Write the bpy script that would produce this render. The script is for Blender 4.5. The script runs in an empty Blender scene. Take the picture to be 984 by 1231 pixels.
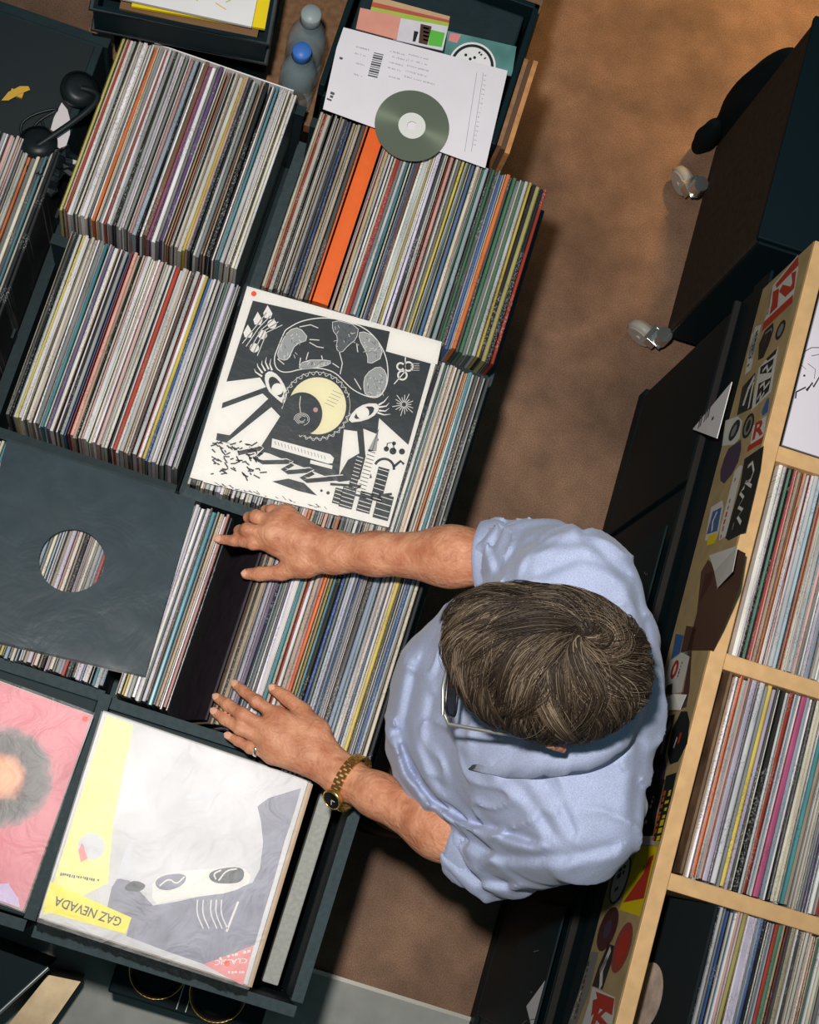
import bpy, bmesh, math, random
import numpy as np
from mathutils import Vector, Matrix
from mathutils.geometry import tessellate_polygon
random.seed(7); np.random.seed(7)
scene = bpy.context.scene
C = scene.collection

# ------------------------------------------------------------------ camera
FPX, CX, CY, ZC = 2200.0, 492.0, 615.5, 3.65      # focal length in pixels of the 984x1231 frame, camera height
NADIR = (200.0, 1020.0)                            # pixel straight below the camera
dn = np.array([NADIR[0]-CX, -(NADIR[1]-CY), -FPX]); dn /= np.linalg.norm(dn)
def _hit(p):
    r = np.array([p[0]-CX, -(p[1]-CY), -FPX]); return r/np.dot(r, dn)
_d = _hit((650, 230))-_hit((335, 1200)); YC = _d/np.linalg.norm(_d); XC = np.cross(YC, -dn)
_a = math.radians(0.8)
RW = np.array([[math.cos(_a), math.sin(_a), 0], [-math.sin(_a), math.cos(_a), 0], [0, 0, 1]]) @ np.stack([XC, YC, -dn])
CAM = np.array([0, 0, ZC])
def ray(px, py): return RW @ np.array([px-CX, -(py-CY), -FPX])
def at(px, py, z):
    r = ray(px, py); return Vector(CAM + r*((z-ZC)/r[2]))
def at_plane(px, py, p0, n):
    r = ray(px, py); t = np.dot(np.array(p0)-CAM, n)/np.dot(r, n); return Vector(CAM + r*t)
cd = bpy.data.cameras.new('camera'); cam = bpy.data.objects.new('camera', cd); C.objects.link(cam)
cd.sensor_fit = 'HORIZONTAL'; cd.sensor_width = 36.0; cd.lens = FPX*36.0/984.0; cd.clip_start = 0.05
M = Matrix([[RW[i][j] for j in range(3)] for i in range(3)]).to_4x4(); M.translation = CAM
cam.matrix_world = M; scene.camera = cam

# ------------------------------------------------------------------ light
scene.view_settings.view_transform = 'Standard'; scene.view_settings.look = 'None'
scene.view_settings.gamma = 1.0; scene.view_settings.exposure = 0.0
scene.view_settings.use_curve_mapping = False
w = bpy.data.worlds.new('room_ambient'); scene.world = w; w.use_nodes = True
w.node_tree.nodes['Background'].inputs[0].default_value = (0.34, 0.62, 0.70, 1)
w.node_tree.nodes['Background'].inputs[1].default_value = 0.27
def lamp(name, kind, loc, power, color, size, target=None, spot=None, blend=0.5):
    ld = bpy.data.lights.new(name, kind); lo = bpy.data.objects.new(name, ld); C.objects.link(lo)
    lo.location = loc; ld.energy = power; ld.color = color
    if kind in ('POINT', 'SPOT'): ld.shadow_soft_size = size
    else: ld.size = size
    if target is not None: lo.rotation_euler = (Vector(target)-Vector(loc)).to_track_quat('-Z', 'Y').to_euler()
    if spot: ld.spot_size = math.radians(spot); ld.spot_blend = blend
    return lo
flash = Vector(CAM + RW @ np.array([-0.10, 0.24, 0.0]))
lamp('camera_flash', 'SPOT', flash, 310, (1.0, 0.95, 0.90), 0.045, at(450, 560, 0.8), 62, 1.0)  # the camera's own flash, just above the lens
lamp('warm_wall_lamp', 'SPOT', (0.75, 3.3, 2.2), 330, (1.0, 0.58, 0.20), 0.12, (0.95, 2.4, 0), 50, 1.0)

# ------------------------------------------------------------------ materials
def lin(c): return tuple(((v/255)/12.92 if v/255 <= .04045 else ((v/255+.055)/1.055)**2.4) for v in c)
MATS = {}
def mat(name, rgb, rough=0.6, metal=0.0, spec=0.35, noise=0.0, nscale=60.0, bump=0.0, bscale=200.0, coat=0.0, trans=0.0, ior=1.45):
    if name in MATS: return MATS[name]
    m = bpy.data.materials.new(name); m.use_nodes = True; nt = m.node_tree; b = nt.nodes['Principled BSDF']
    c = lin(rgb); b.inputs['Base Color'].default_value = (*c, 1); b.inputs['Roughness'].default_value = rough
    b.inputs['Metallic'].default_value = metal; b.inputs['Specular IOR Level'].default_value = spec
    b.inputs['Coat Weight'].default_value = coat; b.inputs['Coat Roughness'].default_value = 0.15
    b.inputs['Transmission Weight'].default_value = trans; b.inputs['IOR'].default_value = ior
    if noise or bump:
        tc = nt.nodes.new('ShaderNodeTexCoord')
        if noise:
            n = nt.nodes.new('ShaderNodeTexNoise'); n.inputs['Scale'].default_value = nscale; n.inputs['Detail'].default_value = 5
            nt.links.new(tc.outputs['Object'], n.inputs['Vector'])
            r = nt.nodes.new('ShaderNodeMapRange'); r.inputs['From Min'].default_value = .3; r.inputs['From Max'].default_value = .7
            r.inputs['To Min'].default_value = 1-noise; r.inputs['To Max'].default_value = 1+noise
            nt.links.new(n.outputs['Fac'], r.inputs['Value'])
            mx = nt.nodes.new('ShaderNodeVectorMath'); mx.operation = 'SCALE'; mx.inputs[0].default_value = c
            nt.links.new(r.outputs[0], mx.inputs['Scale']); nt.links.new(mx.outputs[0], b.inputs['Base Color'])
        if bump:
            n2 = nt.nodes.new('ShaderNodeTexNoise'); n2.inputs['Scale'].default_value = bscale; n2.inputs['Detail'].default_value = 4
            nt.links.new(tc.outputs['Object'], n2.inputs['Vector'])
            bp = nt.nodes.new('ShaderNodeBump'); bp.inputs['Strength'].default_value = bump; bp.inputs['Distance'].default_value = 0.004
            nt.links.new(n2.outputs['Fac'], bp.inputs['Height']); nt.links.new(bp.outputs[0], b.inputs['Normal'])
    MATS[name] = m; return m
def film(name, fac=0.012, rough=0.30, bump=0.10, bscale=26, tint=(1, 1, 1)):
    if name in MATS: return MATS[name]
    m = bpy.data.materials.new(name); m.use_nodes = True; nt = m.node_tree; nt.nodes.clear()
    o = nt.nodes.new('ShaderNodeOutputMaterial'); mx = nt.nodes.new('ShaderNodeMixShader'); t = nt.nodes.new('ShaderNodeBsdfTransparent')
    g = nt.nodes.new('ShaderNodeBsdfGlossy'); g.inputs['Roughness'].default_value = rough; t.inputs[0].default_value = (*tint, 1)
    lw = nt.nodes.new('ShaderNodeFresnel'); lw.inputs[0].default_value = 1.4
    ad = nt.nodes.new('ShaderNodeMath'); ad.operation = 'ADD'; ad.inputs[1].default_value = fac
    tc = nt.nodes.new('ShaderNodeTexCoord'); n = nt.nodes.new('ShaderNodeTexNoise'); n.inputs['Scale'].default_value = bscale
    n.inputs['Detail'].default_value = 3; n.inputs['Distortion'].default_value = 1.2
    bp = nt.nodes.new('ShaderNodeBump'); bp.inputs['Strength'].default_value = bump; bp.inputs['Distance'].default_value = 0.01
    L = nt.links.new
    L(tc.outputs['Object'], n.inputs['Vector']); L(n.outputs['Fac'], bp.inputs['Height']); L(bp.outputs[0], g.inputs['Normal'])
    L(lw.outputs[0], ad.inputs[0]); L(ad.outputs[0], mx.inputs[0]); L(t.outputs[0], mx.inputs[1]); L(g.outputs[0], mx.inputs[2]); L(mx.outputs[0], o.inputs[0])
    MATS[name] = m; return m
def spine_mat(name, attr=False, gloss=False):
    m = bpy.data.materials.new(name); m.use_nodes = True; nt = m.node_tree; b = nt.nodes['Principled BSDF']; L = nt.links.new
    oi = nt.nodes.new('ShaderNodeObjectInfo'); tc = nt.nodes.new('ShaderNodeTexCoord')
    if attr:
        at_ = nt.nodes.new('ShaderNodeAttribute'); at_.attribute_name = 'Col'; csrc = at_.outputs['Color']
    else: csrc = oi.outputs['Color']
    rnd = nt.nodes.new('ShaderNodeMath'); rnd.operation = 'MULTIPLY'; rnd.inputs[1].default_value = 37.0; L(oi.outputs['Random'], rnd.inputs[0])
    cb = nt.nodes.new('ShaderNodeCombineXYZ'); L(rnd.outputs[0], cb.inputs[0]); L(rnd.outputs[0], cb.inputs[1])
    ad = nt.nodes.new('ShaderNodeVectorMath'); ad.operation = 'ADD'; L(tc.outputs['Object'], ad.inputs[0]); L(cb.outputs[0], ad.inputs[1])
    mp = nt.nodes.new('ShaderNodeMapping'); mp.inputs['Scale'].default_value = (700, 330, 1); L(ad.outputs[0], mp.inputs[0])
    n1 = nt.nodes.new('ShaderNodeTexNoise'); n1.inputs['Scale'].default_value = 1.0; n1.inputs['Detail'].default_value = 2; L(mp.outputs[0], n1.inputs['Vector'])
    mp2 = nt.nodes.new('ShaderNodeMapping'); mp2.inputs['Scale'].default_value = (3, 14, 1); L(ad.outputs[0], mp2.inputs[0])
    n2 = nt.nodes.new('ShaderNodeTexNoise'); n2.inputs['Scale'].default_value = 1.0; n2.inputs['Detail'].default_value = 1; L(mp2.outputs[0], n2.inputs['Vector'])
    r1 = nt.nodes.new('ShaderNodeMapRange'); r1.inputs['From Min'].default_value = .54; r1.inputs['From Max'].default_value = .60; L(n1.outputs['Fac'], r1.inputs['Value'])
    r2 = nt.nodes.new('ShaderNodeMapRange'); r2.inputs['From Min'].default_value = .50; r2.inputs['From Max'].default_value = .56; L(n2.outputs['Fac'], r2.inputs['Value'])
    mu = nt.nodes.new('ShaderNodeMath'); mu.operation = 'MULTIPLY'; L(r1.outputs[0], mu.inputs[0]); L(r2.outputs[0], mu.inputs[1])
    m5 = nt.nodes.new('ShaderNodeMath'); m5.operation = 'MULTIPLY'; m5.inputs[1].default_value = .40; L(mu.outputs[0], m5.inputs[0])
    lum = nt.nodes.new('ShaderNodeRGBToBW'); L(csrc, lum.inputs[0]); inv = nt.nodes.new('ShaderNodeMapRange'); inv.inputs['From Min'].default_value = .10; inv.inputs['From Max'].default_value = .16
    inv.inputs['To Min'].default_value = .55; inv.inputs['To Max'].default_value = .04; L(lum.outputs[0], inv.inputs['Value'])
    mx = nt.nodes.new('ShaderNodeMix'); mx.data_type = 'RGBA'; L(m5.outputs[0], mx.inputs['Factor']); L(csrc, mx.inputs['A']); L(inv.outputs[0], mx.inputs['B'])
    mp3 = nt.nodes.new('ShaderNodeMapping'); mp3.inputs['Scale'].default_value = (60, 9, 9); L(ad.outputs[0], mp3.inputs[0])
    n3 = nt.nodes.new('ShaderNodeTexNoise'); n3.inputs['Scale'].default_value = 1.0; n3.inputs['Detail'].default_value = 6; L(mp3.outputs[0], n3.inputs['Vector'])
    r3 = nt.nodes.new('ShaderNodeMapRange'); r3.inputs['From Min'].default_value = .25; r3.inputs['From Max'].default_value = .75
    r3.inputs['To Min'].default_value = .72; r3.inputs['To Max'].default_value = 1.25; L(n3.outputs['Fac'], r3.inputs['Value'])
    sc = nt.nodes.new('ShaderNodeVectorMath'); sc.operation = 'SCALE'; L(mx.outputs['Result'], sc.inputs[0]); L(r3.outputs[0], sc.inputs['Scale'])
    L(sc.outputs[0], b.inputs['Base Color']); b.inputs['Roughness'].default_value = .28 if gloss else .55
    b.inputs['Specular IOR Level'].default_value = .6 if gloss else .3
    MATS[name] = m; return m
BLACK = mat('black_painted_wood', (24, 42, 47), .65, noise=.15, nscale=30, bump=.15, bscale=90)
RAIL = mat('dark_grey_rail', (56, 70, 74), .75, noise=.15, nscale=120, bump=.2, bscale=300)
BLKPL = mat('black_plastic', (12, 31, 36), .6, spec=.15)
SPINE = spine_mat('card_spine'); SPINEG = spine_mat('glossy_spine', gloss=True); SPINEA = spine_mat('card_spine_mixed', attr=True)
FILM = film('clear_sleeve_film'); FILMS = film('soft_sleeve_film', .03, .46, .22, 18)
WHITE = mat('white_card', (236, 232, 232), .6, noise=.03, nscale=20)

# ------------------------------------------------------------------ mesh helpers
class MB:
    def __init__(s): s.v = []; s.f = []; s.m = []; s.sm = []
    def add(s, vs, fs, mi=0, smooth=False):
        o = len(s.v); s.v += [tuple(p) for p in vs]
        for f in fs: s.f.append(tuple(i+o for i in f)); s.m.append(mi); s.sm.append(smooth)
    def box(s, c, d, mi=0, rot=None):
        x, y, z = d[0]/2, d[1]/2, d[2]/2
        P = [Vector((sx*x, sy*y, sz*z)) for sz in (-1, 1) for sy in (-1, 1) for sx in (-1, 1)]
        if rot is not None: P = [rot @ p for p in P]
        s.add([Vector(c)+p for p in P], [(0, 2, 3, 1), (4, 5, 7, 6), (0, 1, 5, 4), (2, 6, 7, 3), (0, 4, 6, 2), (1, 3, 7, 5)], mi)
    def bbox(s, x0, x1, y0, y1, z0, z1, mi=0): s.box(((x0+x1)/2, (y0+y1)/2, (z0+z1)/2), (x1-x0, y1-y0, z1-z0), mi)
    def poly(s, pts, mi=0, depth=0.0, n=None):
        pts = [Vector(p) for p in pts]
        tr = tessellate_polygon([pts])
        s.add(pts, [tuple(t) for t in tr], mi)
        if depth:
            nn = Vector(n) if n is not None else Vector((0, 0, 1))
            k = len(pts); low = [p-nn*depth for p in pts]
            s.add(pts+low, [(i, (i+1) % k, (i+1) % k+k, i+k) for i in range(k)], mi)
            s.add(low, [tuple(reversed(t)) for t in tr], mi)
    def stroke(s, pts, wd, mi=0, closed=False, n=(0, 0, 1), taper=False):
        pts = [Vector(p) for p in pts]; n = Vector(n); k = len(pts); vs = []
        for i, p in enumerate(pts):
            a = pts[(i-1) % k] if (i or closed) else p; b = pts[(i+1) % k] if (i < k-1 or closed) else p
            t = (b-a).normalized(); sd = n.cross(t); ww = wd*(1-.85*i/(k-1)) if taper else wd
            vs += [p-sd*ww/2, p+sd*ww/2]
        fs = [(2*i, 2*i+1, 2*((i+1) % k)+1, 2*((i+1) % k)) for i in range(k if closed else k-1)]
        s.add(vs, fs, mi)
    def tube(s, pts, r, seg=8, mi=0, closed=False):
        pts = [Vector(p) for p in pts]; k = len(pts); vs = []; prev = None
        rr = r if isinstance(r, (list, tuple)) else [r]*k
        for i, p in enumerate(pts):
            a = pts[(i-1) % k] if (i or closed) else p; b = pts[(i+1) % k] if (i < k-1 or closed) else p
            t = (b-a).normalized()
            if prev is None:
                up = Vector((0, 0, 1)) if abs(t.z) < .9 else Vector((1, 0, 0)); nn = t.cross(up).normalized()
            else: nn = (prev-t*prev.dot(t)).normalized()
            prev = nn; bb = t.cross(nn)
            vs += [p+(nn*math.cos(2*math.pi*j/seg)+bb*math.sin(2*math.pi*j/seg))*rr[i] for j in range(seg)]
        fs = [(i*seg+j, i*seg+(j+1) % seg, ((i+1) % k)*seg+(j+1) % seg, ((i+1) % k)*seg+j) for i in range(k if closed else k-1) for j in range(seg)]
        s.add(vs, fs, mi, True)
        if not closed: s.add(vs[:seg], [tuple(range(seg))[::-1]], mi); s.add(vs[-seg:], [tuple(range(seg))], mi)
    def lathe(s, prof, c=(0, 0, 0), axis=(0, 0, 1), seg=32, mi=0, smooth=True):
        q = Vector((0, 0, 1)).rotation_difference(Vector(axis).normalized()); c = Vector(c); vs = []
        for r, h in prof: vs += [c+q @ Vector((r*math.cos(2*math.pi*j/seg), r*math.sin(2*math.pi*j/seg), h)) for j in range(seg)]
        s.add(vs, [(i*seg+j, i*seg+(j+1) % seg, (i+1)*seg+(j+1) % seg, (i+1)*seg+j) for i in range(len(prof)-1) for j in range(seg)], mi, smooth)
    def disc(s, pts_fn, cx, cy, r, mi=0, n=28, r2=None):
        r2 = r2 or r
        s.poly([pts_fn(cx+r*math.cos(2*math.pi*i/n), cy+r2*math.sin(2*math.pi*i/n)) for i in range(n)], mi)
    def mesh(s, name, mats):
        me = bpy.data.meshes.new(name); me.from_pydata(s.v, [], s.f)
        for m in (mats if isinstance(mats, (list, tuple)) else [mats]): me.materials.append(m)
        me.polygons.foreach_set('material_index', s.m); me.polygons.foreach_set('use_smooth', s.sm); me.update(); return me
    def build(s, name, mats, parent=None, label=None): return obj(name, s.mesh(name, mats), parent, label)
def obj(name, me, parent=None, label=None):
    o = bpy.data.objects.new(name, me); C.objects.link(o); o.parent = parent
    if label: o['label'] = label
    return o
def tag(o, label=None, cat=None, group=None, kind=None):
    if label: o['label'] = label
    if cat: o['category'] = cat
    if group: o['group'] = group
    if kind: o['kind'] = kind
    return o
def thing(name, label, cat, loc=(0, 0, 0), rotz=0.0, group=None, kind=None):
    o = bpy.data.objects.new(name, None); C.objects.link(o); o.location = loc; o.rotation_euler = (0, 0, rotz); o.empty_display_size = .05
    return tag(o, label, cat, group, kind)
def local(o, pts):
    mi = Matrix.Translation(o.location) @ o.rotation_euler.to_matrix().to_4x4(); mi.invert(); return [mi @ Vector(p) for p in pts]
def relocate(mb, o):
    mb.v = [tuple(p) for p in local(o, mb.v)]; return mb
def bevel(o, wd=.003, seg=2):
    m = o.modifiers.new('bevel', 'BEVEL'); m.width = wd; m.segments = seg; m.limit_method = 'ANGLE'; return o
# lettering as meshes (made first, while the scene is still small)
TXT = {}
def make_text(s, bold=0.0):
    cu = bpy.data.curves.new('lettering', 'FONT'); cu.body = s; cu.size = 1.0; cu.align_x = 'CENTER'; cu.align_y = 'CENTER'; cu.resolution_u = 2; cu.offset = bold
    o = bpy.data.objects.new('lettering', cu); C.objects.link(o); bpy.context.view_layer.update()
    me = bpy.data.meshes.new_from_object(o.evaluated_get(bpy.context.evaluated_depsgraph_get()))
    vs = [v.co.copy() for v in me.vertices]; fs = [tuple(p.vertices) for p in me.polygons]
    bpy.data.objects.remove(o); bpy.data.curves.remove(cu); bpy.data.meshes.remove(me)
    xs = [v.x for v in vs]; ys = [v.y for v in vs]; x0, x1, y0, y1 = min(xs), max(xs), min(ys), max(ys)
    TXT[s] = ([((v.x-x0)/(x1-x0), (v.y-y0)/(y1-y0)) for v in vs], fs)
for s_, b_ in (('GAZ NEVADA', .01), ('R', .03), ('K', .03), ('CLASSIC', .02)): make_text(s_, b_)
def text_quad(mb, s, a, b, c, mi):
    """lettering s in the parallelogram: a = start of baseline, b = end of baseline, c = top of the first letter"""
    a, b, c = Vector(a), Vector(b), Vector(c); vs, fs = TXT[s]
    mb.add([a+(b-a)*u+(c-a)*v for u, v in vs], fs, mi)
def scribble(mb, a, b, h, mi, n=12, n_=(0, 0, 1), seed=0, gap=.25):
    """a row of small unreadable print marks between a and b"""
    rg = random.Random(seed); a, b = Vector(a), Vector(b); t = (b-a); L = t.length; t.normalize(); sd = Vector(n_).cross(t)
    for i in range(n):
        if rg.random() < gap*.5: continue
        x0 = L*i/n; x1 = x0+L/n*rg.uniform(.4, .85); hh = h*rg.uniform(.55, 1)
        mb.add([a+t*x0, a+t*x1, a+t*x1+sd*hh, a+t*x0+sd*hh], [(0, 1, 2, 3)], mi)

# ------------------------------------------------------------------ the setting
def floor_mat():
    m = bpy.data.materials.new('brown_floor'); m.use_nodes = True; nt = m.node_tree; b = nt.nodes['Principled BSDF']; L = nt.links.new
    tc = nt.nodes.new('ShaderNodeTexCoord')
    def noise(s, d, dist=0):
        n = nt.nodes.new('ShaderNodeTexNoise'); n.inputs['Scale'].default_value = s; n.inputs['Detail'].default_value = d; n.inputs['Distortion'].default_value = dist
        L(tc.outputs['Object'], n.inputs['Vector']); return n
    r = nt.nodes.new('ShaderNodeValToRGB'); e = r.color_ramp.elements
    e[0].position = .32; e[0].color = (*lin((112, 86, 68)), 1); e[1].position = .7; e[1].color = (*lin((158, 122, 96)), 1)
    x = e.new(.52); x.color = (*lin((136, 104, 82)), 1)
    L(noise(3.2, 7, .6).outputs['Fac'], r.inputs['Fac'])
    r2 = nt.nodes.new('ShaderNodeMapRange'); r2.inputs['From Min'].default_value = .35; r2.inputs['From Max'].default_value = .65; r2.inputs['To Min'].default_value = .72; r2.inputs['To Max'].default_value = 1.25
    L(noise(420, 2).outputs['Fac'], r2.inputs['Value'])
    r4 = nt.nodes.new('ShaderNodeMapRange'); r4.inputs['From Min'].default_value = .3; r4.inputs['From Max'].default_value = .7; r4.inputs['To Min'].default_value = .78; r4.inputs['To Max'].default_value = 1.16
    L(noise(17, 8).outputs['Fac'], r4.inputs['Value']); mm = nt.nodes.new('ShaderNodeMath'); mm.operation = 'MULTIPLY'; L(r2.outputs[0], mm.inputs[0]); L(r4.outputs[0], mm.inputs[1])
    s = nt.nodes.new('ShaderNodeVectorMath'); s.operation = 'SCALE'; L(r.outputs[0], s.inputs[0]); L(mm.outputs[0], s.inputs['Scale'])
    L(s.outputs[0], b.inputs['Base Color']); b.inputs['Roughness'].default_value = .62; b.inputs['Specular IOR Level'].default_value = .3
    bp = nt.nodes.new('ShaderNodeBump'); bp.inputs['Strength'].default_value = .25; bp.inputs['Distance'].default_value = .003
    L(noise(260, 2).outputs['Fac'], bp.inputs['Height']); L(bp.outputs[0], b.inputs['Normal'])
    return m
fl = MB(); fl.bbox(-3.2, 3.4, -2.6, 5.0, -.05, 0)
tag(fl.build('floor', floor_mat()), 'brown mottled worn shop floor', None, None, 'structure')
PLW = mat('plain_plaster', (150, 146, 138), .8, noise=.05, nscale=3)
for nm, b in (('wall_left', (-3.25, -3.2, -2.6, 5.0, 0, 4.2)), ('wall_right', (3.4, 3.45, -2.6, 5.0, 0, 4.2)), ('wall_back', (-3.25, 3.45, 5.0, 5.05, 0, 4.2)), ('wall_front', (-3.25, 3.45, -2.65, -2.6, 0, 4.2))):
    mb = MB(); mb.bbox(*b); tag(mb.build(nm, PLW), 'plain shop wall outside the picture', None, None, 'structure')
st = MB(); e0 = at(385, 1172, 0.012).y
st.bbox(-1.6, .70, -1.6, e0, 0.0, .012)
tag(st.build('trim_1', mat('grey_floor_tile', (168, 170, 164), .6, noise=.10, nscale=22)), 'pale grey floor tile strip along the end of the aisle', None, None, 'structure')
st = MB(); st.bbox(-1.6, .70, e0, e0+.008, 0.0, .016)
tag(st.build('trim_2', mat('pale_metal_edge', (188, 184, 172), .4, .3)), 'thin pale metal edging between tile and brown floor', None, None, 'structure')

# ------------------------------------------------------------------ the black record counter
cnt = thing('record_counter', 'long black record counter with open bins beside the brown aisle', 'counter', (-.3, .5, 0))
def part(name, boxes, mats, parent=cnt, label=None, bev=.002):
    mb = MB()
    for b in boxes: mb.bbox(*b)
    relocate(mb, parent); o = mb.build(name, mats, parent, label)
    if bev: bevel(o, bev)
    return o
part('pedestal', [(-.95, .17, -.06, 1.14, 0, .50)], BLACK)
part('counter_top', [(-1.0, .270, -.17, 1.215, .50, .54)], BLACK)
ZT = .80
def wall(x0, x1, y0, y1, zt=ZT, cap=True):
    mb = MB(); mb.bbox(x0, x1, y0, y1, .54, zt-.004 if cap else zt, 0)
    if cap: mb.bbox(x0-.001, x1+.001, y0-.001, y1+.001, zt-.004, zt, 1 if (y0 < .54 and x0 > -.2) or y1 < .25 else 0)
    relocate(mb, cnt); return mb.build('partition', [BLACK, RAIL], cnt)
for x, y0, y1, zt in ((.256, .190, 1.205, .72), (-.163, .190, 1.205, .66), (-.495, -.17, 1.205, .68), (-.97, -.17, 1.205, .80)): wall(x, x+.016, y0, y1, zt)
wall(.246, .262, -.155, .19, .85); wall(-.166, -.150, -.155, .19, .85)
for x0, x1, ys, zts in ((-.147, .256, (1.188, .862, .527, .180, -.171), (.80, .80, .83, .84, .845)), (-.479, -.163, (1.205, .860, .530, .187, -.168), (.79, .79, .80, .83, .83)),
                        (-.954, -.495, (1.19, .925, .708, .36, .0), (.83, .72, .72, .72, .8))):
    for y, zt in zip(ys, zts): wall(x0, x1, y-.007, y+.008, zt)
part('raised_floor', [(-.148, .178, -.155, .172, .60, .826)], BLACK)
part('grey_slat', [(.206, .232, -.15, .172, .66, .70)], mat('grey_felt_slat', (176, 178, 172), .9, noise=.12, nscale=150), label='pale grey slat in the empty slot')
part('raised_floor', [(-.478, -.168, -.155, .178, .60, .84)], BLACK)
bt = thing('back_table', 'brown wooden table behind the record counter, holding boxes and bottles', 'table', (-.2, 1.4, 0))
part('table_top', [(-.56, .165, 1.225, 1.95, .66, .69)], mat('brown_table_wood', (128, 94, 66), .6, noise=.25, nscale=90), bt)
for x in (-.53, .135):
    for y in (1.26, 1.92): part('leg', [(x-.02, x+.02, y-.02, y+.02, 0, .66)], BLACK, bt)

# ------------------------------------------------------------------ records
PAL = {'cream': (214, 204, 182), 'off-white': (226, 221, 216), 'white': (240, 236, 240), 'pale grey': (176, 178, 176), 'grey': (132, 136, 134), 'dark grey': (78, 82, 82),
       'black': (34, 38, 40), 'tan': (186, 158, 126), 'pink': (216, 160, 150), 'red': (176, 62, 46), 'orange': (216, 112, 58), 'yellow': (214, 190, 84), 'green': (84, 136, 104),
       'teal': (72, 138, 148), 'blue': (62, 100, 162), 'purple': (112, 88, 136), 'pale blue': (160, 180, 196), 'brown': (122, 88, 66), 'lilac': (206, 196, 216), 'magenta': (178, 80, 120)}
def weights(**k):
    base = dict(zip(PAL, (5, 4, 3, 5, 4, 3, 3, 3, 1.2, .8, .6, 1, .6, .6, .8, .5, 1.2, 1, .8, .2))); base.update({('off-white' if a == 'off_white' else a.replace('_', ' ')): b for a, b in k.items()})
    return list(base.keys()), list(base.values())
REC = {}; H = .313; stuff = MB(); stuff_col = []
def rec_mesh(t, kind):
    key = (round(t*4000), kind)
    if key in REC: return REC[key]
    mb = MB(); a = t/2; y = .1545
    prof = [(-a, 0), (-a, H-.0012), (-a*.45, H), (a*.45, H), (a, H-.0012), (a, 0)]
    vs = [(px, -y, pz) for px, pz in prof]+[(px, y, pz) for px, pz in prof]; n = 6
    mb.add(vs, [(i, i+1, i+1+n, i+n) for i in range(n-1)]+[tuple(range(n)), tuple(range(2*n-1, n-1, -1)), (5, 0, n, 2*n-1)], 0)
    if kind == 1:   # clear outer sleeve standing a little proud of the card
        for sx in (-a-.0003, a+.0003):
            mb.add([(sx, -y-.002, .02), (sx, y+.002, .02), (sx*1.1, y+.002, H+.004), (sx*1.1, -y-.002, H+.004)], [(0, 1, 2, 3)], 1)
    me = mb.mesh('record', [SPINEG if kind == 1 else SPINE, FILM]); REC[key] = me; return me
def place_record(xt, yc, zt, t, lean, yaw, cname, rgb, kind, label, group, RM=None, rz=0.0):
    o = bpy.data.objects.new('record', rec_mesh(t, kind)); C.objects.link(o)
    p = Vector((xt-H*math.sin(lean), yc, zt-H*math.cos(lean)))
    o.location = RM @ p if RM else p; o.rotation_euler = (0, lean, yaw+rz); o.color = (*lin(rgb), 1)
    if RM: o.scale = (1, .955, 1)
    return tag(o, label, 'record', group)
N_IND = [0]
def fill(x0, x1, yc, zt, lean0, lean1, phrase, group, pal, rg, x_ind=None, forced=(), RM=None, rz=0.0, thin=.30, jit=.003, all_stuff=False):
    x = x0; names, wts = pal; forced = sorted(forced); fi = 0; last = None; seq = []
    while x < x1:
        t = rg.choice((.0024, .003, .0034, .004, .0045, .005, .006)); cn = rg.choices(names, wts)[0]
        if cn == last and rg.random() < .6: cn = rg.choices(names, wts)[0]
        last = cn; frc = False; is_thin = rg.random() < thin
        if fi < len(forced) and x >= forced[fi][0]: _, t, cn = forced[fi]; fi += 1; is_thin = False; frc = True
        if is_thin: t = rg.choice((.0018, .0022, .0026))
        f = (x-x0)/(x1-x0); lean = lean0+(lean1-lean0)*f+rg.uniform(-.006, .006)
        g_ = sum(PAL[cn])/3; sat = .97 if frc else rg.uniform(.55, .9); br = rg.uniform(.85, 1.08); rgb = tuple(max(8, min(250, (g_+(v-g_)*sat)*br+rg.uniform(-3, 3))) for v in PAL[cn])
        dz = rg.uniform(-.0045, .003); dy = rg.uniform(-jit, jit); yaw = rg.uniform(-.006, .006)
        if is_thin or all_stuff or (x_ind is not None and x > x_ind):
            src = rec_mesh(t, 0); R3 = Matrix.Rotation(yaw, 4, 'Z') @ Matrix.Rotation(lean, 4, 'Y')
            T = Matrix.Translation((x+t/2-H*math.sin(lean), yc+dy, zt+dz-H*math.cos(lean)))
            if RM: T = RM @ T @ Matrix.Diagonal((1, .955, 1, 1))
            stuff.add([T @ R3 @ v.co for v in src.vertices], [tuple(p.vertices) for p in src.polygons]); stuff_col.append((len(src.loops), lin(rgb)))
        else:
            size = 'slim' if t < .0036 else ('thick' if t >= .006 else 'medium')
            kind = 1 if rg.random() < .35 else 0
            seq.append((place_record(x+t/2, yc+dy, zt+dz, t, lean, yaw, cn, rgb, kind, None, group, RM, rz), size, cn)); N_IND[0] += 1
        x += t+rg.choice((.0002, .0004, .0006, .0012, .002))
    for i, (o, size, cn) in enumerate(seq):     # told apart by their neighbours
        a = seq[i-1][2] if i else None; b = seq[i+1][2] if i+1 < len(seq) else None
        nb = ('between %s and %s ones' % (a, b)) if a and b else ('beside a %s one' % (a or b))
        o['label'] = '%s %s-edged record %s, %s' % (size, cn, nb, phrase)
mb = MB(); mb.bbox(-.42, -.186, 1.1975, 1.1995, .56, .873); relocate(mb, cnt); mb.build('divider_card', [WHITE], cnt, 'white card at the back of a bin')
rg = random.Random(11)
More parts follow.
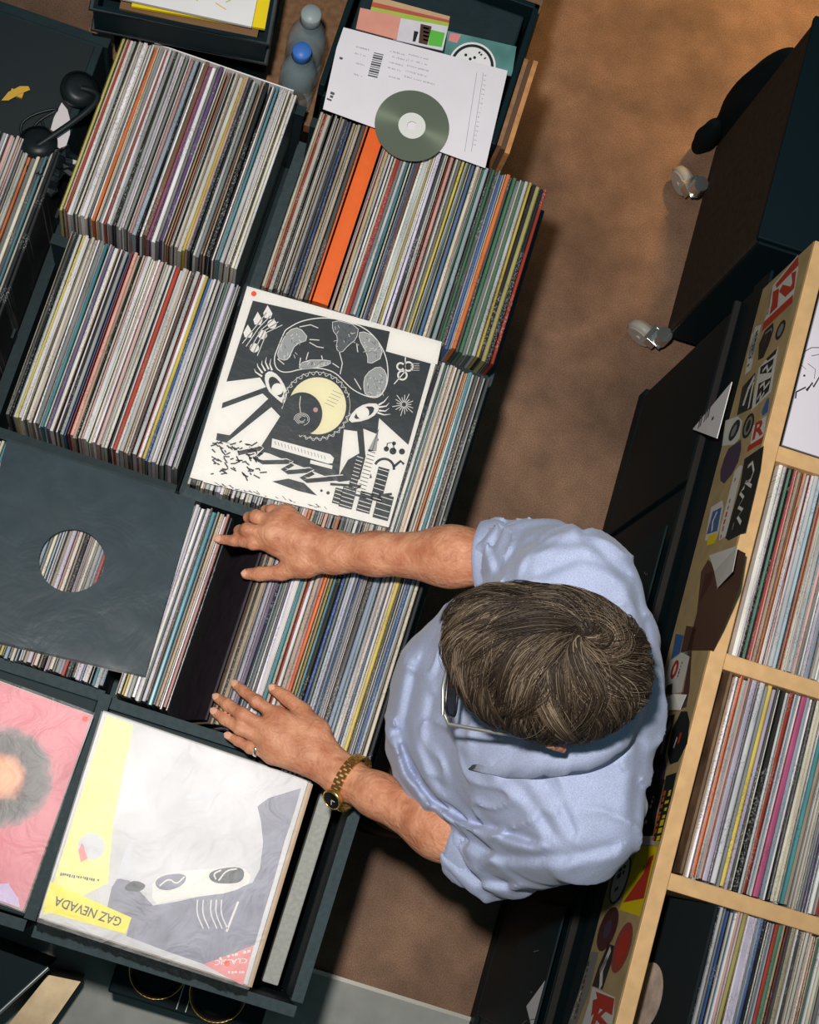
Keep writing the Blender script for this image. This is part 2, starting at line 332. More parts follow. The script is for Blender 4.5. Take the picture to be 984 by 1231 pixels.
fill(-.470, -.181, 1.040, .872, .02, .0, 'bin beside the bottles', 'records in front of the bottles',
     weights(grey=3, pale_grey=7, dark_grey=2.5, black=2, cream=8, off_white=6, white=4), rg, forced=((-.468, .003, 'cream'), (-.464, .003, 'red'), (-.456, .004, 'pale grey'), (-.42, .005, 'orange'), (-.335, .006, 'brown'), (-.310, .005, 'purple'), (-.272, .004, 'yellow'), (-.186, .004, 'white')))
fill(-.440, -.168, .702, .872, .03, .0, 'bin behind the die-cut sleeve', 'records behind the die-cut sleeve',
     weights(cream=9, off_white=8, lilac=3, pale_grey=5, dark_grey=2), rg, forced=((-.438, .004, 'dark grey'), (-.425, .003, 'yellow'), (-.385, .005, 'teal'), (-.340, .005, 'pink'), (-.318, .006, 'white'), (-.272, .006, 'red'), (-.225, .005, 'yellow'), (-.219, .004, 'blue')))
fill(-.134, -.054, 1.026, .872, .0, .0, 'orange box set bin', 'records with the orange box set', weights(cream=9, off_white=5, dark_grey=4), rg, forced=((-.132, .003, 'tan'), (-.127, .003, 'red'), (-.083, .004, 'tan'), (-.064, .003, 'orange')))
fill(-.022, .252, 1.026, .872, .01, .03, 'orange box set bin', 'records with the orange box set', weights(cream=6, off_white=5, pale_grey=7, grey=4, green=1.5), rg,
     forced=((-.016, .005, 'tan'), (.002, .006, 'red'), (.085, .005, 'pink'), (.105, .004, 'yellow'), (.155, .004, 'green'), (.170, .005, 'blue'), (.181, .006, 'orange'), (.190, .005, 'green'), (.215, .004, 'yellow'), (.226, .006, 'black'), (.234, .006, 'black'), (.243, .005, 'red')))
ob = place_record(-.0385, 1.028, .876, .0255, 0, 0, 'orange', (236, 98, 34), 0, 'wide plain bright orange box set spine among thin record sleeves', None); ob.data.materials[0] = mat('plain_orange_card', (236, 104, 42), .55, noise=.05, nscale=40)
fill(.168, .254, .690, .872, .0, .02, 'beside the illustrated cover', 'records beside the illustrated cover', weights(pale_grey=8, cream=5, tan=4), rg, forced=((.172, .005, 'off-white'),))
fill(-.145, -.064, .350, .872, -.03, -.06, 'by the purple sleeve', 'records pushed aside by the finger', weights(cream=6, white=6), rg,
     forced=((-.142, .004, 'white'), (-.104, .005, 'white'), (-.096, .007, 'teal'), (-.086, .004, 'tan'), (-.073, .004, 'pink'), (-.068, .003, 'black')), thin=.2)
pr = place_record(-.004, .352, .872, .0042, .20, 0, 'dark purple', (46, 42, 48), 0, 'dark purple-black leaning sleeve with its whole face showing under the finger', None); pr.data.materials[0] = mat('dark_purple_card', (58, 50, 58), .5, noise=.25, nscale=30)
fill(.004, .246, .350, .872, .19, .0, 'bin under the browsing hands', 'records under the hands', weights(cream=7, off_white=4, pale_blue=4, lilac=3, blue=1.5, yellow=1.5), rg,
     forced=((.006, .003, 'dark grey'), (.056, .008, 'white'), (.098, .004, 'orange'), (.120, .004, 'blue'), (.168, .006, 'pale blue'), (.205, .005, 'yellow'), (.225, .004, 'blue'), (.236, .005, 'cream')), thin=.2)
# records that show only their ends or a strip: under the laid-down covers and at the picture's edge
fill(-.145, .168, .690, .868, .0, .0, '', '', weights(cream=8), rg, all_stuff=True)
fill(-.476, -.172, .352, .868, .0, .0, '', '', weights(cream=6, lilac=5, off_white=5), rg, all_stuff=True)
fill(-.945, -.502, .820, .872, .0, .0, '', '', weights(cream=8, orange=2), random.Random(5), all_stuff=True, jit=.002, forced=((-.512, .005, 'black'), (-.507, .005, 'black')))
fill(-.945, -.502, .540, .872, .0, .0, '', '', weights(cream=8), random.Random(6), all_stuff=True, jit=.002, forced=((-.512, .005, 'black'), (-.507, .005, 'black')))
fill(-.945, -.502, .180, .872, .0, .0, '', '', weights(cream=8), random.Random(8), all_stuff=True, jit=.002, forced=((-.512, .005, 'black'), (-.507, .005, 'black')))
# plywood rack on the right, turned by a little less than one degree
RZ = math.radians(.84); RP = (.650, .55, 0.0); RM = Matrix.Translation(RP) @ Matrix.Rotation(RZ, 4, 'Z')
fill(.036, .36, .0955, 1.092, .05, .0, 'by the drawn cover', 'records in the plywood cell by the drawn cover',
     weights(pale_grey=9, grey=3, white=5, off_white=6, cream=3, dark_grey=2), rg, x_ind=.17, RM=RM, rz=RZ)
fill(.042, .36, -.2265, 1.092, .075, .0, 'middle cell of plywood rack', 'records in the middle plywood cell', weights(pale_grey=5, lilac=4, off_white=6, white=4), rg, x_ind=.23, RM=RM, rz=RZ,
     forced=((.042, .003, 'brown'), (.046, .004, 'tan'), (.052, .004, 'orange'), (.072, .008, 'lilac'), (.085, .007, 'white'), (.099, .006, 'yellow'), (.118, .005, 'black'), (.128, .007, 'red'), (.138, .004, 'pale blue'), (.150, .008, 'magenta'), (.160, .005, 'pale blue'), (.19, .005, 'teal')))
fill(.106, .36, -.549, 1.092, .16, .02, 'by the labelled sleeve', 'records by the black labelled sleeve', weights(off_white=7, cream=6, pink=2), rg, x_ind=.30, RM=RM, rz=RZ,
     forced=((.150, .012, 'lilac'), (.19, .005, 'red')))
fill(.028, .36, -.872, 1.092, .0, .0, '', '', weights(off_white=7), random.Random(9), all_stuff=True, RM=RM, rz=RZ)
sm = stuff.mesh('packed_records', [SPINEA]); ca = sm.color_attributes.new('Col', 'FLOAT_COLOR', 'CORNER')
ca.data.foreach_set('color', np.concatenate([np.tile([*c, 1.0], n) for n, c in stuff_col]).astype(np.float32))
tag(obj('packed_records', sm), 'thin record sleeves packed tightly between the thicker ones', 'records', None, 'stuff')
print('individual records', N_IND[0])

# ------------------------------------------------------------------ covers laid flat
INK = mat('ink_black', (34, 40, 44), .5); PAPER = mat('print_white', (228, 224, 218), .55); PGREY = mat('print_grey', (150, 152, 152), .55); DGREY = mat('print_dark_grey', (84, 88, 92), .55)
CREAM = mat('label_cream', (226, 218, 180), .5); REDDOT = mat('price_dot_red', (226, 78, 48), .5)
def flat_thing(name, label, cat, corners, th, mats, group=None):
    c = sum((Vector(p) for p in corners), Vector())/len(corners); c.z -= th
    o = thing(name, label, cat, c, 0, group)
    mb = MB(); mb.poly(corners, 0, th); relocate(mb, o); mb.build('card', mats, o); return o
def subart(o, mb, name, mats, label=None): relocate(mb, o); return mb.build(name, mats, o, label)
def sheet(o, corners, lift, m, name='plastic_sleeve', grow=.004, nu=14, amp=.0012, seed=1):
    rg = random.Random(seed); A, B, D, E_ = [Vector(p) for p in corners]; cc = (A+B+D+E_)/4
    A, B, D, E_ = [p+(p-cc).normalized()*grow for p in (A, B, D, E_)]
    vs = []; fs = []
    for i in range(nu+1):
        for j in range(nu+1):
            u, v = i/nu, j/nu; p = (A*(1-u)+B*u)*(1-v)+(E_*(1-u)+D*u)*v
            vs.append(p+Vector((0, 0, lift+rg.uniform(0, amp))))
    for i in range(nu):
        for j in range(nu): k = i*(nu+1)+j; fs.append((k, k+1, k+nu+2, k+nu+1))
    mb = MB(); mb.add(vs, fs, 0, True); return subart(o, mb, name, [m])

# --- illustrated black-and-white cover
Zm = .884; MC = [at(297, 344, Zm), at(531, 411, Zm), at(467, 634, Zm), at(228, 574, Zm)]
mc = flat_thing('record', 'black-and-white illustrated record cover with eyes and a globe lying on top', 'record', MC, .004, [PAPER])
def mp(k): return lambda x, y: at(270+x/3.785, 360+y/3.785, Zm+.0003*k)
a1, a2, a3, a4 = mp(1), mp(2), mp(3), mp(4)
ar = MB()
def P(fn, pts): return [fn(*p) for p in pts]
def chaikin(pts, it=2, closed=True):
    for _ in range(it):
        o = []; n = len(pts)
        for i in range(n if closed else n-1):
            (x0, y0), (x1, y1) = pts[i], pts[(i+1) % n]; o += [(.75*x0+.25*x1, .75*y0+.25*y1), (.25*x0+.75*x1, .25*y0+.75*y1)]
        pts = o if closed else [pts[0]]+o+[pts[-1]]
    return pts
ar.poly(P(a1, [(128, 5), (752, 146), (733, 236), (938, 292), (835, 662), (770, 800), (520, 830), (200, 700), (-40, 640), (8, 372)]), 0)
for q in ([(6, 374), (160, 355), (188, 398), (-42, 482)], [(-48, 508), (172, 428), (198, 452), (22, 618), (-78, 600)], [(212, 490), (252, 532), (150, 692), (10, 650)],
          [(542, 592), (602, 600), (612, 700), (560, 730), (520, 800)], [(630, 588), (690, 612), (700, 640), (640, 712)], [(702, 540), (835, 662), (768, 940), (690, 900), (650, 730), (690, 650)],
          [(-80, 690), (90, 690), (240, 760), (420, 850), (520, 900), (520, 985), (-100, 830)]): ar.poly(P(a2, q), 1)
glb = [(280, 135), (350, 95), (460, 80), (560, 100), (640, 130), (700, 190), (735, 260), (745, 340), (735, 400), (700, 450), (640, 440), (580, 410), (540, 370), (500, 330), (430, 310), (350, 315), (280, 335), (235, 320), (222, 270), (245, 210), (270, 150)]
ar.stroke(P(a2, chaikin(glb)), .0016, 1, True)
for q, m in (([(290, 140), (340, 125), (385, 182), (320, 205), (300, 250), (280, 280), (235, 265), (255, 200)], 2), ([(330, 320), (360, 275), (480, 275), (482, 295), (420, 310)], 2),
             ([(490, 90), (610, 120), (600, 180), (560, 210), (530, 245), (505, 225), (515, 170), (490, 140)], 3),
             ([(615, 140), (690, 170), (725, 260), (650, 300), (650, 250), (610, 180)], 2), ([(640, 340), (700, 300), (735, 330), (738, 390), (705, 442), (640, 440), (630, 390)], 2)):
    q = chaikin(q, 1); ar.poly(P(a2, q), m); ar.stroke(P(a3, q), .0009, 1, True)
rg2 = random.Random(3)
for (x0, x1, y0, y1, n) in ((250, 340, 150, 260, 26), (370, 470, 280, 300, 14), (500, 600, 110, 220, 24), (630, 710, 170, 260, 22), (650, 725, 330, 430, 26)):
    for i in range(n):
        x, y = rg2.uniform(x0, x1), rg2.uniform(y0, y1); an = rg2.uniform(0, 3.1); l = rg2.uniform(8, 20)
        ar.stroke(P(a3, [(x, y), (x+l*math.cos(an), y+l*math.sin(an))]), .0007, rg2.choice((0, 1)))
for q in ([(340, 125), (390, 115), (425, 130)], [(385, 182), (430, 185)], [(385, 195), (420, 215), (450, 220)], [(345, 265), (340, 300)], [(380, 240), (370, 275)], [(440, 255), (445, 275)],
          [(520, 235), (535, 290), (525, 340)], [(600, 200), (605, 240)], [(590, 360), (620, 410)], [(240, 270), (270, 295)], [(490, 290), (520, 310)]): ar.stroke(P(a3, q), .0014, 1)
# eyes
for eye, pup, r, lash in (([(178, 345), (205, 322), (245, 345), (278, 400), (285, 440), (268, 478), (228, 445), (192, 410)], (240, 408), 27, [[(170, 350), (140, 330), (135, 315)], [(172, 335), (150, 305), (148, 290)], [(185, 325), (168, 295), (170, 278)], [(200, 318), (185, 285), (190, 262)], [(215, 322), (205, 295), (210, 270)]]),
                          ([(556, 562), (585, 505), (640, 472), (706, 474), (694, 520), (640, 552)], (628, 516), 29, [[(700, 480), (725, 465), (745, 440)], [(702, 490), (735, 485), (748, 470)], [(700, 505), (730, 508), (748, 495)], [(695, 515), (725, 525), (755, 522)]])):
    eye = chaikin(eye, 1); ar.poly(P(a2, eye), 1); cx_ = sum(p[0] for p in eye)/len(eye); cy_ = sum(p[1] for p in eye)/len(eye)
    ar.poly(P(a3, [(cx_+(x-cx_)*.66, cy_+(y-cy_)*.66) for x, y in eye]), 0); ar.disc(a4, pup[0], pup[1], r, 1)
    for l in lash: ar.stroke(P(a3, l), .0030, 1, taper=True)
# centre label crescent, scalloped ring
ar.stroke([a2(418+152*math.cos(t), 482+152*math.sin(t)) for t in np.linspace(0, 6.283, 48)[:-1]], .0006, 1, True)
ar.stroke([a2(418+(150+9*math.sin(t*31))*math.cos(t), 485+(150+9*math.sin(t*31))*math.sin(t)) for t in np.linspace(.2, 6.0, 160)], .0009, 1)
ar.disc(a2, 422, 484, 130, 4, 40); ar.disc(a3, 352, 520, 92, 0, 36, 98)
for i in range(5): ar.stroke(P(a3, [(455+i*9, 470+i*-14), (500+i*9, 490+i*-14)]), .0006, 3)
for i in range(4): ar.stroke([a4(350+(14+7*i)*math.cos(t), 545+(10+6*i)*math.sin(t)) for t in np.linspace(i, i+4.6, 18)], .0007, 1)
ar.stroke(P(a4, [(345, 440), (340, 480), (345, 515)]), .001, 1); ar.disc(a4, 413, 502, 11, 5)
# banner, waves
ar.poly(P(a2, [(216, 632), (480, 704), (497, 722), (490, 745), (470, 747), (212, 672)]), 1)
for i in range(16): ar.stroke(P(a3, [(228+i*15, 645+i*4.4), (232+i*15, 662+i*4.4)]), .0012, 2)
ar.poly(P(a2, [(390, 730), (490, 756), (488, 772), (388, 746)]), 1)
zz = [(60, 700), (190, 672), (120, 742), (330, 738), (240, 790), (430, 775), (320, 830), (535, 812)]
zz = chaikin(zz, 1, False); ar.stroke(P(a3, zz), .0068, 0); ar.stroke(P(a4, [(x+4, y-14) for x, y in zz]), .0014, 1)
ar.poly(P(a3, [(215, 828), (290, 815), (360, 835), (420, 892), (330, 870)]), 0)
for i in range(80):
    x, y = rg2.uniform(-70, 160), rg2.uniform(650, 800); an = rg2.uniform(-.6, 1.2); l = rg2.uniform(12, 34)
    ar.stroke(P(a3, [(x, y), (x+l*math.cos(an), y+l*math.sin(an))]), .0022, 0)
for i in range(30):
    x = rg2.uniform(-50, 460); ar.stroke(P(a3, [(x, 850+x*.22+rg2.uniform(-14, 6)), (x+rg2.uniform(8, 24), 855+x*.22)]), .0009, 0)
# city at the lower right
def bld(x0, y0, x1, h, m, rows):
    q = [(x0, y0), (x1, y0+(x1-x0)*.27), (x1-h*.26, y0+(x1-x0)*.27+h), (x0-h*.26, y0+h)]; ar.poly(P(a3, q), m)
    for k in range(rows):
        f = (k+.5)/rows; ar.stroke(P(a4, [(x0-h*.26*f+3, y0+h*f), (x1-h*.26*f-3, y0+(x1-x0)*.27+h*f)]), .0011, 1 if m == 0 else 0)
bld(600, 705, 635, 150, 0, 9); bld(650, 680, 690, 200, 1, 12); bld(700, 760, 750, 150, 0, 7); bld(540, 850, 600, 90, 0, 5); bld(620, 870, 680, 90, 0, 5); bld(700, 880, 770, 110, 0, 4); bld(505, 855, 540, 70, 0, 4)
ar.poly(P(a3, [(700, 590), (690, 690), (650, 690)]), 2); ar.stroke(P(a4, [(700, 590), (670, 690)]), .001, 0)
ar.stroke(P(a4, [(480, 840), (620, 850), (560, 880), (640, 900), (760, 885)]), .0040, 0)
ar.stroke([a3(725+45*math.cos(t), 770+45*math.sin(t)) for t in np.linspace(3.6, 6.4, 10)], .004, 0)
for x, y, r in ((735, 680, 12), (765, 690, 16), (806, 692, 14), (440, 870, 6), (470, 880, 8), (770, 655, 9)): ar.disc(a3, x, y, r, 0, 14)
ar.stroke(P(a3, [(735, 680), (740, 655), (765, 650), (772, 690)]), .0018, 0); ar.stroke(P(a3, [(770, 760), (800, 735), (815, 750)]), .004, 0)
# burst, clef, notes
for i in range(17):
    t = 2*math.pi*i/17; l = 34+10*(i % 3); ar.stroke([a2(815+10*math.cos(t), 478+10*math.sin(t)), a2(815+l*math.cos(t), 478+l*math.sin(t))], .0010, 1)
for cx_, cy_, r in ((835, 305, 20), (808, 345, 20), (800, 305, 16)): ar.stroke([a2(cx_+r*math.cos(t), cy_+r*math.sin(t)) for t in np.linspace(0, 6.283, 18)[:-1]], .0028, 1, True)
ar.stroke(P(a2, [(822, 262), (818, 330), (770, 385)]), .0016, 1)
for k in range(4): ar.stroke(P(a2, [(845, 292+k*10), (885, 292+k*10)]), .0007, 1)
for x, y in ((215, 112), (172, 160), (135, 220)): ar.disc(a2, x, y, 21, 1, 18)
for x, y in ((195, 62), (150, 92), (105, 150)): ar.poly(P(a2, [(x, y-36), (x+22, y+2), (x+14, y+24), (x-14, y+22), (x-20, y)]), 1)
for k in range(5): ar.stroke(P(a2, [(80+k*17, 200+k*14), (140+k*13, 125+k*6), (190+k*18, 60+k*2+ k*12)]), .0011, 1)
ar.poly(P(a2, [(752, 142), (985, 206), (966, 296), (733, 236)]), 1)
subart(mc, ar, 'printed_artwork', [INK, PAPER, PGREY, DGREY, CREAM, mat('print_pink', (190, 140, 140), .5)])
dt = MB(); dt.disc(lambda x, y: at(x, y, Zm+.002), 305, 353, 3.2, 0, 14); subart(mc, dt, 'price_dot', [REDDOT], 'round orange-red price dot')
sheet(mc, [at(293, 341, Zm), at(541, 412, Zm), at(478, 642, Zm), at(226, 582, Zm)], .0026, FILM, grow=0)

# --- black sleeve with a round hole in the middle
Z1, Z2 = .882, .912
SC = [at(8, 530, Z1), at(235, 601, Z1), at(174, 812, Z2), at(-52, 760, Z2)]
sv = thing('record', 'plain black die-cut paper sleeve with a round hole showing the records beneath', 'record', sum(SC, Vector())/4)
hc_ = at(86.5, 674, .897); ux = (SC[1]-SC[0]).normalized(); nz = ux.cross(SC[3]-SC[0]).normalized(); uy = nz.cross(ux)
hp = [hc_+ux*.0487*math.cos(t)+uy*.0487*math.sin(t) for t in np.linspace(0, 2*math.pi, 49)[:-1]]
hp = [p-nz*((p-SC[0]).dot(nz)) for p in hp]; hc_ = sum(hp, Vector())/48
ed = []
for k in range(48):     # matching points on the sleeve's edge, by direction from the hole
    d = (hp[k]-hc_).normalized(); best = 9
    for i in range(4):
        a, b = SC[i], SC[(i+1) % 4]; e = b-a; den = d.cross(e).dot(nz)
        if abs(den) < 1e-9: continue
        s_ = (a-hc_).cross(e).dot(nz)/den; u_ = (a-hc_).cross(d).dot(nz)/den
        if s_ > 0 and -.001 <= u_ <= 1.001: best = min(best, s_)
    ed.append(hc_+d*best)
for i in range(4):
    k = min(range(48), key=lambda q: (ed[q]-SC[i]).length); ed[k] = SC[i].copy()
mb = MB()
up_, dn_ = nz*.0012*(1 if nz.z > 0 else -1), nz*-.0012*(1 if nz.z > 0 else -1)
vs = [p+up_ for p in hp]+[p+up_ for p in ed]+[p+dn_ for p in hp]+[p+dn_ for p in ed]
fs = []
for k in range(48):
    j = (k+1) % 48; fs += [(k, j, 48+j, 48+k), (96+j, 96+k, 144+k, 144+j), (48+k, 48+j, 144+j, 144+k), (j, k, 96+k, 96+j)]
mb.add(vs, fs); subart(sv, mb, 'paper_sleeve', [mat('black_paper', (36, 54, 62), .62, noise=.18, nscale=25, bump=.1, bscale=40)])
sheet(sv, [at(6, 527, Z1), at(243, 600, Z1), at(184, 818, Z2), at(-56, 763, Z2)], .002, film('wrinkled_sleeve_film', .0, .3, .13, 12), grow=0, amp=.0016, seed=4)

# --- flat piles: the yellow-banded cover and the pink cover
Zb = .886
BC = [(126, 857), (370, 940), (297, 1184), (49, 1103)]
rgp = random.Random(21); piles = []
for k in range(9):
    z = Zb-.0055*(9-k)-.0008; dx, dy = rgp.uniform(-3, 4), rgp.uniform(-3, 4); cn = ('grey', 'pink', 'dark grey', 'cream', 'brown', 'orange', 'pale grey', 'tan', 'off-white')[k]
    q = [at(x+dx+(1 if i in (1, 2) else 0)*rgp.uniform(0, 3), y+dy, z) for i, (x, y) in enumerate(BC)]
    o = flat_thing('record', '%s record sleeve in the flat pile under the yellow-banded cover' % cn, 'record', q, .0048, [mat('pile_'+cn.replace(' ', '_'), PAL[cn], .5)], 'pile under the yellow-banded cover')
b0 = flat_thing('record', 'washed-out white record cover with a yellow band and grey face, topmost on a pile', 'record', [at(x, y, Zb) for x, y in BC], .0045, [mat('cover_white', (206, 204, 206), .5, noise=.16, nscale=9)])
def bq(k): return lambda x, y: at(20+x/3.174, 950+y/3.174, Zb+.0003*k)
b1, b2, b3, b4 = bq(1), bq(2), bq(3), bq(4)
bm = MB()
bm.poly([at(x, y, Zb+.0003) for x, y in ((128, 860), (160, 871), (146, 940), (136, 990), (132, 1030), (130, 1062), (51, 1101))], 0)
bm.poly(P(b2, [(108, 420), (130, 350), (345, 445), (438, 486), (415, 548), (100, 460)]), 1)
bm.poly(P(b1, [(345, 450), (362, 372), (385, 335), (430, 345), (470, 385), (520, 440), (610, 425), (700, 405), (820, 385), (900, 352), (928, 300), (940, 200), (932, 120), (918, 62), (960, 30), (1085, -8), (1060, 80), (1020, 200), (985, 330), (945, 460), (908, 590), (715, 664), (560, 610), (418, 556), (436, 488)]), 2)
bm.poly(P(b2, chaikin([(515, 440), (520, 330), (600, 310), (740, 300), (860, 285), (905, 345), (820, 390), (700, 405), (600, 420)], 1)), 3)
bm.poly(P(b3, chaikin([(525, 345), (570, 320), (650, 318), (640, 360), (580, 385), (535, 375)])), 2)
bm.poly(P(b3, chaikin([(728, 320), (770, 298), (868, 290), (866, 350), (800, 358), (745, 352)])), 4)
for q in ([(545, 365), (580, 335), (610, 360), (640, 330)], [(760, 340), (750, 318), (780, 305)], [(770, 345), (800, 305), (840, 300)]): bm.stroke(P(b4, chaikin(q, 2, False)), .0022, 3)
for x in (690, 712, 742, 762, 782): bm.stroke(P(b3, chaikin([(x, 418), (x-4, 470), (x+22, 528)], 2, False)), .0018, 3)
bm.stroke(P(b3, [(845, 425), (800, 540)]), .0032, 3)
bm.poly(P(b2, chaikin([(400, 380), (440, 340), (500, 360), (470, 390)])), 4)
bm.poly(P(b2, [(380, 340), (410, 240), (445, 180), (430, 330)]), 5); bm.poly(P(b2, chaikin([(620, 30), (700, 0), (790, 15), (700, 40)])), 5)
bm.disc(b2, 285, 215, 52, 5, 24); bm.poly(P(b3, [(235, 230), (250, 200), (270, 260), (245, 275)]), 6)
text_quad(bm, 'GAZ NEVADA', b3(405, 488), b3(152, 404), b3(390, 522), 7)
scribble(bm, b3(315, 340), b3(165, 314), .0045, 4, 18, seed=2)
bm.poly(P(b2, [(712, 664), (905, 592), (862, 745)]), 6)
text_quad(bm, 'CLASSIC', b3(880, 640), b3(756, 648), b3(878, 660), 3); scribble(bm, b3(890, 608), b3(765, 640), .004, 3, 8, seed=5); scribble(bm, b3(868, 690), b3(800, 690), .004, 3, 5, seed=6)
bm.disc(b4, 803, 661, 12, 8, 14)
scribble(bm, at(365, 935, Zb+.0006), at(335, 925, Zb+.0006), -.004, 2, 6, seed=8)
subart(b0, bm, 'printed_artwork', [mat('pale_yellow_print', (238, 230, 150), .5, noise=.08, nscale=20), mat('yellow_print', (240, 226, 70), .5), mat('violet_grey_print', (134, 134, 150), .5, noise=.2, nscale=24),
       PAPER, DGREY, mat('light_grey_print', (206, 206, 210), .5), mat('rose_print', (226, 140, 140), .5), INK, REDDOT])
sheet(b0, [at(x, y, Zb) for x, y in ((122, 855), (374, 940), (299, 1190), (44, 1108))], .0024, FILMS, grow=0, amp=.0015, seed=7)
for k in range(3):     # crumpled lip of the clear sleeve along the front edge
    mb = MB(); vs = []; fs = []; n = 40
    for i in range(n+1):
        f = i/n; x, y = 46+f*252, 1106+f*82; vs += [at(x, y-2, Zb+.003-.003*k), at(x-2+rgp.uniform(-1, 1), y+7+rgp.uniform(0, 7), Zb-.012-.008*k+rgp.uniform(-.005, .005))]
        if i: fs.append((2*i-2, 2*i, 2*i+1, 2*i-1))
    mb.add(vs, fs, 0, True); subart(b0, mb, 'sleeve_lip', [film('sleeve_lip_film', .22, .3, .4, 60)])
PC = [(-130, 772), (111, 860), (28, 1094), (-200, 1010)]; Zp = .886
for k in range(5):
    z = Zp-.0055*(5-k)-.0008; cn = ('cream', 'brown', 'off-white', 'tan', 'pale grey')[k]
    flat_thing('record', '%s record sleeve in the flat pile under the pink cover' % cn, 'record', [at(x+rgp.uniform(-2, 2), y+rgp.uniform(-2, 2), z) for x, y in PC], .0048, [mat('pile_'+cn.replace(' ', '_'), PAL[cn], .5)], 'pile under the pink cover')
pk = flat_thing('record', 'pink record cover with a soft dark round shape and peach centre, topmost on a pile', 'record', [at(x, y, Zp) for x, y in PC], .0045, [mat('pink_print', (214, 132, 142), .5, noise=.13, nscale=7)])
def soft_disc():
    m = bpy.data.materials.new('soft_round_print'); m.use_nodes = True; nt = m.node_tree; b = nt.nodes['Principled BSDF']; L = nt.links.new
    tc = nt.nodes.new('ShaderNodeTexCoord'); n = nt.nodes.new('ShaderNodeTexNoise'); n.inputs['Scale'].default_value = 60; L(tc.outputs['Object'], n.inputs['Vector'])
    vm = nt.nodes.new('ShaderNodeVectorMath'); vm.operation = 'LENGTH'; sx = nt.nodes.new('ShaderNodeMapping'); L(tc.outputs['Object'], sx.inputs[0])
    c0 = Vector(at(2, 934, Zp)); c0 -= pk.location; sx.inputs['Location'].default_value = (-c0.x, -c0.y, 0); sx.inputs['Scale'].default_value = (1, 1, 0); L(sx.outputs[0], vm.inputs[0])
    ad = nt.nodes.new('ShaderNodeMath'); ad.operation = 'MULTIPLY_ADD'; ad.inputs[1].default_value = .022; L(n.outputs['Fac'], ad.inputs[0]); L(vm.outputs['Value'], ad.inputs[2])
    r = nt.nodes.new('ShaderNodeValToRGB'); L(ad.outputs[0], r.inputs[0]); e = r.color_ramp.elements
    for p, c in ((.030, (232, 176, 136)), (.036, (214, 150, 120)), (.048, (92, 84, 84)), (.072, (96, 96, 94)), (.080, (150, 120, 122)), (.090, (214, 132, 142))):
        q = e.new(p); q.color = (*lin(c), 1)
    e[0].color = (*lin((232, 176, 136)), 1); e[-1].color = (*lin((214, 132, 142)), 1)
    L(r.outputs[0], b.inputs['Base Color']); b.inputs['Roughness'].default_value = .5; return m
mb = MB(); mb.disc(lambda x, y: at(x, y, Zp+.0004), 2, 934, 62, 0, 40); subart(pk, mb, 'printed_artwork', [soft_disc()])
mb = MB(); mb.poly([at(x, y, Zp+.0004) for x, y in ((-40, 1065), (10, 1062), (22, 1080), (24, 1091), (-60, 1062))], 0); subart(pk, mb, 'printed_corner', [mat('lilac_print', (206, 190, 220), .5)])
mb = MB(); mb.disc(lambda x, y: at(x, y, Zp+.001), 102, 864, 3.6, 0, 14); subart(pk, mb, 'price_dot', [REDDOT], 'round orange-red price dot')
sheet(pk, [at(x, y, Zp) for x, y in ((-132, 768), (114, 857), (30, 1098), (-204, 1012))], .0024, film('crinkled_film', .0, .4, .2, 22), grow=0, amp=.003, seed=9)

# ------------------------------------------------------------------ plywood rack on the right
ply = thing('record_rack', 'plywood record rack with a sticker-covered side standing on a black cabinet', 'record rack', RP, RZ)
def ply_mat():
    m = mat('plywood', (214, 172, 120), .55, noise=.10, nscale=40, bump=.08, bscale=120); return m
PLY = ply_mat(); PLYE = mat('plywood_face', (196, 168, 122), .55, noise=.09, nscale=30)
def ppart(name, x0, x1, y0, y1, z0, z1, m=PLY):
    mb = MB(); mb.bbox(x0, x1, y0, y1, z0, z1); return bevel(mb.build(name, [m], ply), .0015)
side = ppart('side_panel', .0002, .024, -1.02, .592, .862, 1.11); ppart('shaded_face_sheet', -.0002, .0004, -1.02, .592, .862, 1.104, mat('shaded_plywood', (168, 146, 104), .6, noise=.12, nscale=25)); ppart('side_panel', .395, .419, -1.02, .592, .80, 1.11)  # thin sheet on the aisle side, its darker olive tint imitating grazing light
for y in (.592, .268, -.053, -.376, -.698, -1.0): ppart('divider', .024, .395, y-.024, y, .80, 1.104)
ppart('rack_floor', .024, .419, -1.02, .592, .772, .80)
base = thing('base_cabinet', 'black glossy cabinet under the plywood rack along the aisle', 'cabinet', RP, RZ)
def bpart(name, x0, x1, y0, y1, z0, z1, m=BLKPL, lab=None):
    mb = MB(); mb.bbox(x0, x1, y0, y1, z0, z1); return bevel(mb.build(name, [m], base, lab), .002)
bpart('cabinet_body', .012, .44, -1.02, .63, .06, .770); bpart('upper_rail', .006, .012, -1.02, .63, .770, .860)
bpart('plinth', .004, .44, -1.02, .63, 0, .06)
for k in range(5): bpart('door', .002, .012, -1.0+k*.325, -.69+k*.325, .08, .66)
bpart('ledge', .0, .012, -1.02, .63, .672, .684, mat('dark_brown_ledge', (44, 42, 40), .8, spec=.1))
